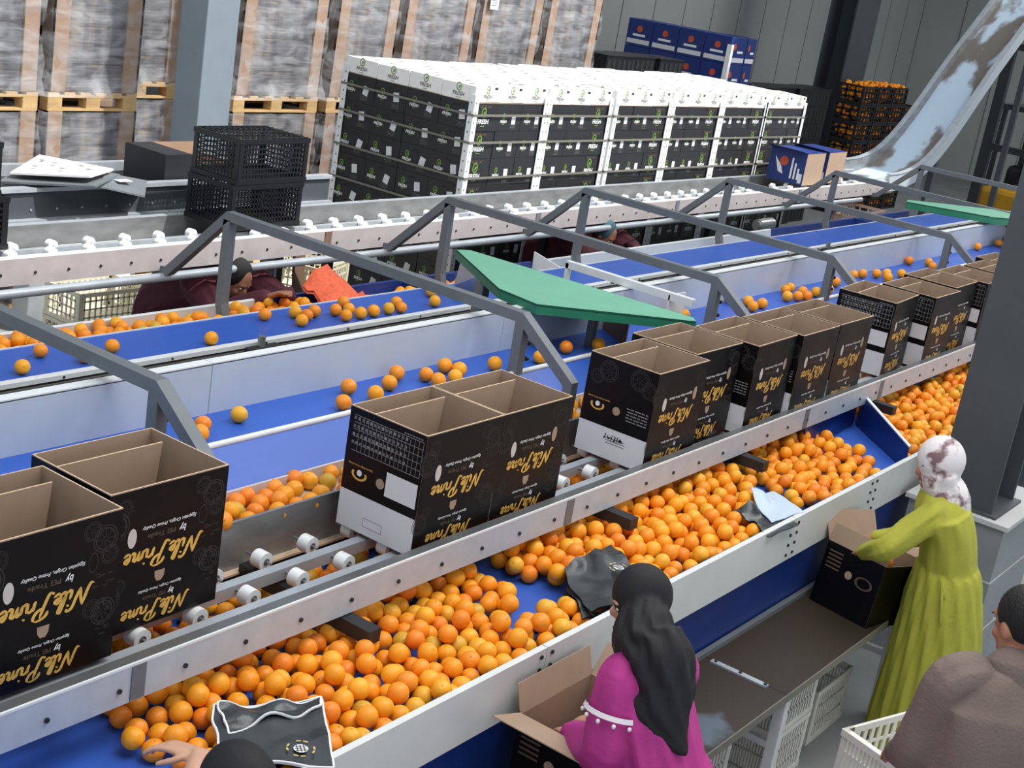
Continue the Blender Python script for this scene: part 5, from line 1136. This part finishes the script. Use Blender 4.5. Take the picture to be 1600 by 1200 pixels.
def fn(mb):
    pv = Vector(J['pelvis']); mb.tube([pv+Vector((0, 0, -.02)), pv-Vector((0, 0, .1))], [(.19, .14), (.19, .14)], 'trousers', 24, side=R, sub=1)
    for q, k in ((-1, 'ftL'), (1, 'ftR')): mb.tube([pv+R*q*.085-Vector((0, 0, .05)), pv*.5+Vector(J[k])*.5+R*q*.04, Vector(J[k])+Vector((0, 0, .06))], [.11, .09, .07], 'trousers', 18, sub=4, fold=.03)
cloth(p, 'trousers', fn, 'trousers', .011)
for k in ('ftL', 'ftR'):
    mb = MB(); a = Vector(J[k]); mb.tube([a+Vector((0, 0, .04))-f*.06, a+Vector((0, 0, .045))+f*.05, a+Vector((0, 0, .035))+f*.19], [(.042, .045), (.048, .045), (.04, .03)], 'shoe', 16, sub=4); mb.build('shoe', p)
# --- woman at the bottom edge reaching over the oranges
f = Vector((-.25, .95, -.1)).normalized()
J = dict(head=(2.165, 2.045, 1.345), neck=(2.10, 1.97, 1.235), chest=(2.05, 1.85, 1.08), pelvis=(1.99, 1.62, .80), shL=(1.98, 2.0, 1.19), shR=(2.24, 1.90, 1.19),
 elL=(2.14, 2.18, 1.16), wrL=(2.375, 2.39, 1.205), elR=(2.36, 2.08, 1.08), wrR=(2.46, 2.22, 1.17), ftL=(1.95, 1.60, 0), ftR=(2.12, 1.58, 0), face=(.1, .85, -.5))
p = body('person', 'person in a black headscarf at the bottom edge reaching over the oranges', J, f, 'skin', .005,
   handk={'L': ((-.34, .92, -.02), (.1, .25, .95), -1, .72), 'R': ((.2, .9, -.3), (0, .2, 1), -1, .6)})
nk = Vector(J['neck']); R = frame_of(f).col[0]
def fn(mb):
    mb.tube([nk, nk-Vector((.01, .04, .06)), J['chest'], (2.02, 1.73, .95), J['pelvis'], (2.01, 1.56, .4), (2.02, 1.54, .06)], [(.06, .06), (.15, .09), (.18, .13), (.17, .14), (.21, .17), (.25, .2), (.28, .24)], 'redc', 40, side=R, sub=4, fold=.03, k=8)
    mb.tube([Vector(J['shL']), Vector(J['elL'])*.6+Vector(J['shL'])*.4], [.075, .065], 'redc', 20, sub=1); sleeve(mb, J, 'R', nk, [.07, .08, .075, .06, .05, .04], 'redc')
cloth(p, 'dress', fn, 'redc', .010)
hc = Vector(J['head']); B = frame_of(J['face'])
def fn(mb):
    mb.ell(hc+B @ Vector((0, -.032, .018)), .096, .108, .122, 'bhijab', 24, 16, B)
    mb.tube([hc+Vector((-.02, -.03, -.03)), nk+Vector((-.01, -.02, .02)), nk+Vector((-.03, -.06, -.08)), (2.0, 1.80, 1.0)], [(.09, .09), (.11, .1), (.14, .12), (.13, .09)], 'bhijab', 30, side=R, sub=4, fold=.04, k=6)
cloth(p, 'headscarf', fn, 'bhijab', .008)
# --- stooping workers on the far side
def stoop(x, y, label, cap, up=0.0):
    f = Vector((.12, -.98, -.15)).normalized()
    J = dict(head=(x-.03, y-.27, 1.185), neck=(x+.01, y-.18, 1.15), chest=(x+.04, y-.02, 1.05), pelvis=(x, y+.38, .88), shL=(x+.22, y-.12, 1.12), shR=(x-.20, y-.10, 1.12),
      elL=(x+.34, y-.34, 1.02), wrL=(x-.06, y-.72, 1.22), elR=(x-.26, y-.38, 1.02), wrR=(x-.20, y-.72, 1.22), ftL=(x+.10, y+.42, 0), ftR=(x-.10, y+.42, 0), face=(.05, -.85, -.6))
    if up:
        J.update(wrL=(x+.10, y-.52, 1.10), wrR=(x-.12, y-.52, 1.10), elL=(x+.38, y-.30, 1.05), elR=(x-.36, y-.30, 1.05), shL=(x+.25, y-.1, 1.17), shR=(x-.25, y-.1, 1.17), chest=(x+.02, y, 1.10))
    p = body('person', label, J, f, 'skin2', .009)
    nk = Vector(J['neck']); R = Vector((-1, 0, 0))
    def fn(mb):
        mb.tube([nk+Vector((0, .02, -.01)), nk+Vector((-.01, .10, -.02)), J['chest'], (x+.0, y+.2, .98), J['pelvis'], (x, y+.42, .62)], [(.08, .07), (.22+up, .12), (.23+up, .15), (.21, .16), (.2, .17), (.21, .18)], 'maroon', 40, side=R, sub=4, fold=.04, k=7)
        sleeve(mb, J, 'L', nk, [.085, .10, .095, .085, .07, .05], 'maroon', .08); sleeve(mb, J, 'R', nk, [.085, .10, .095, .085, .07, .05], 'maroon', .08)
    cloth(p, 'jacket', fn, 'maroon', .010)
    def fn(mb):
        for q, k in ((1, 'ftL'), (-1, 'ftR')): mb.tube([Vector(J['pelvis'])+Vector((q*.09, 0, -.1)), Vector((x+q*.1, y+.38, .45)), Vector(J[k])+Vector((0, 0, .06))], [.12, .09, .07], 'trousers', 18, sub=4, fold=.03)
    cloth(p, 'trousers', fn, 'trousers', .012)
    hc = Vector(J['head']); B = frame_of(J['face'])
    def fn(mb): mb.ell(hc+B @ Vector((0, -.03, .03)), .09, .10, .10, cap, 20, 14, B)
    cloth(p, 'headscarf' if cap != 'hair' else 'hair', fn, cap, .008)
    return p
stoop(6.02, 6.40, 'stooping person in maroon at the left reaching into the collecting bin', 'hair')
stoop(10.25, 6.42, 'stooping person in maroon beside the black cartons, behind the green cover', 'teal', .06)
# unlinked helper data
for c in list(bpy.data.curves):
    if c.users == 0: bpy.data.curves.remove(c)
for o in C.objects:
    for k in ('_o', 'used'):
        if k in o: del o[k]
print('bytes ok')
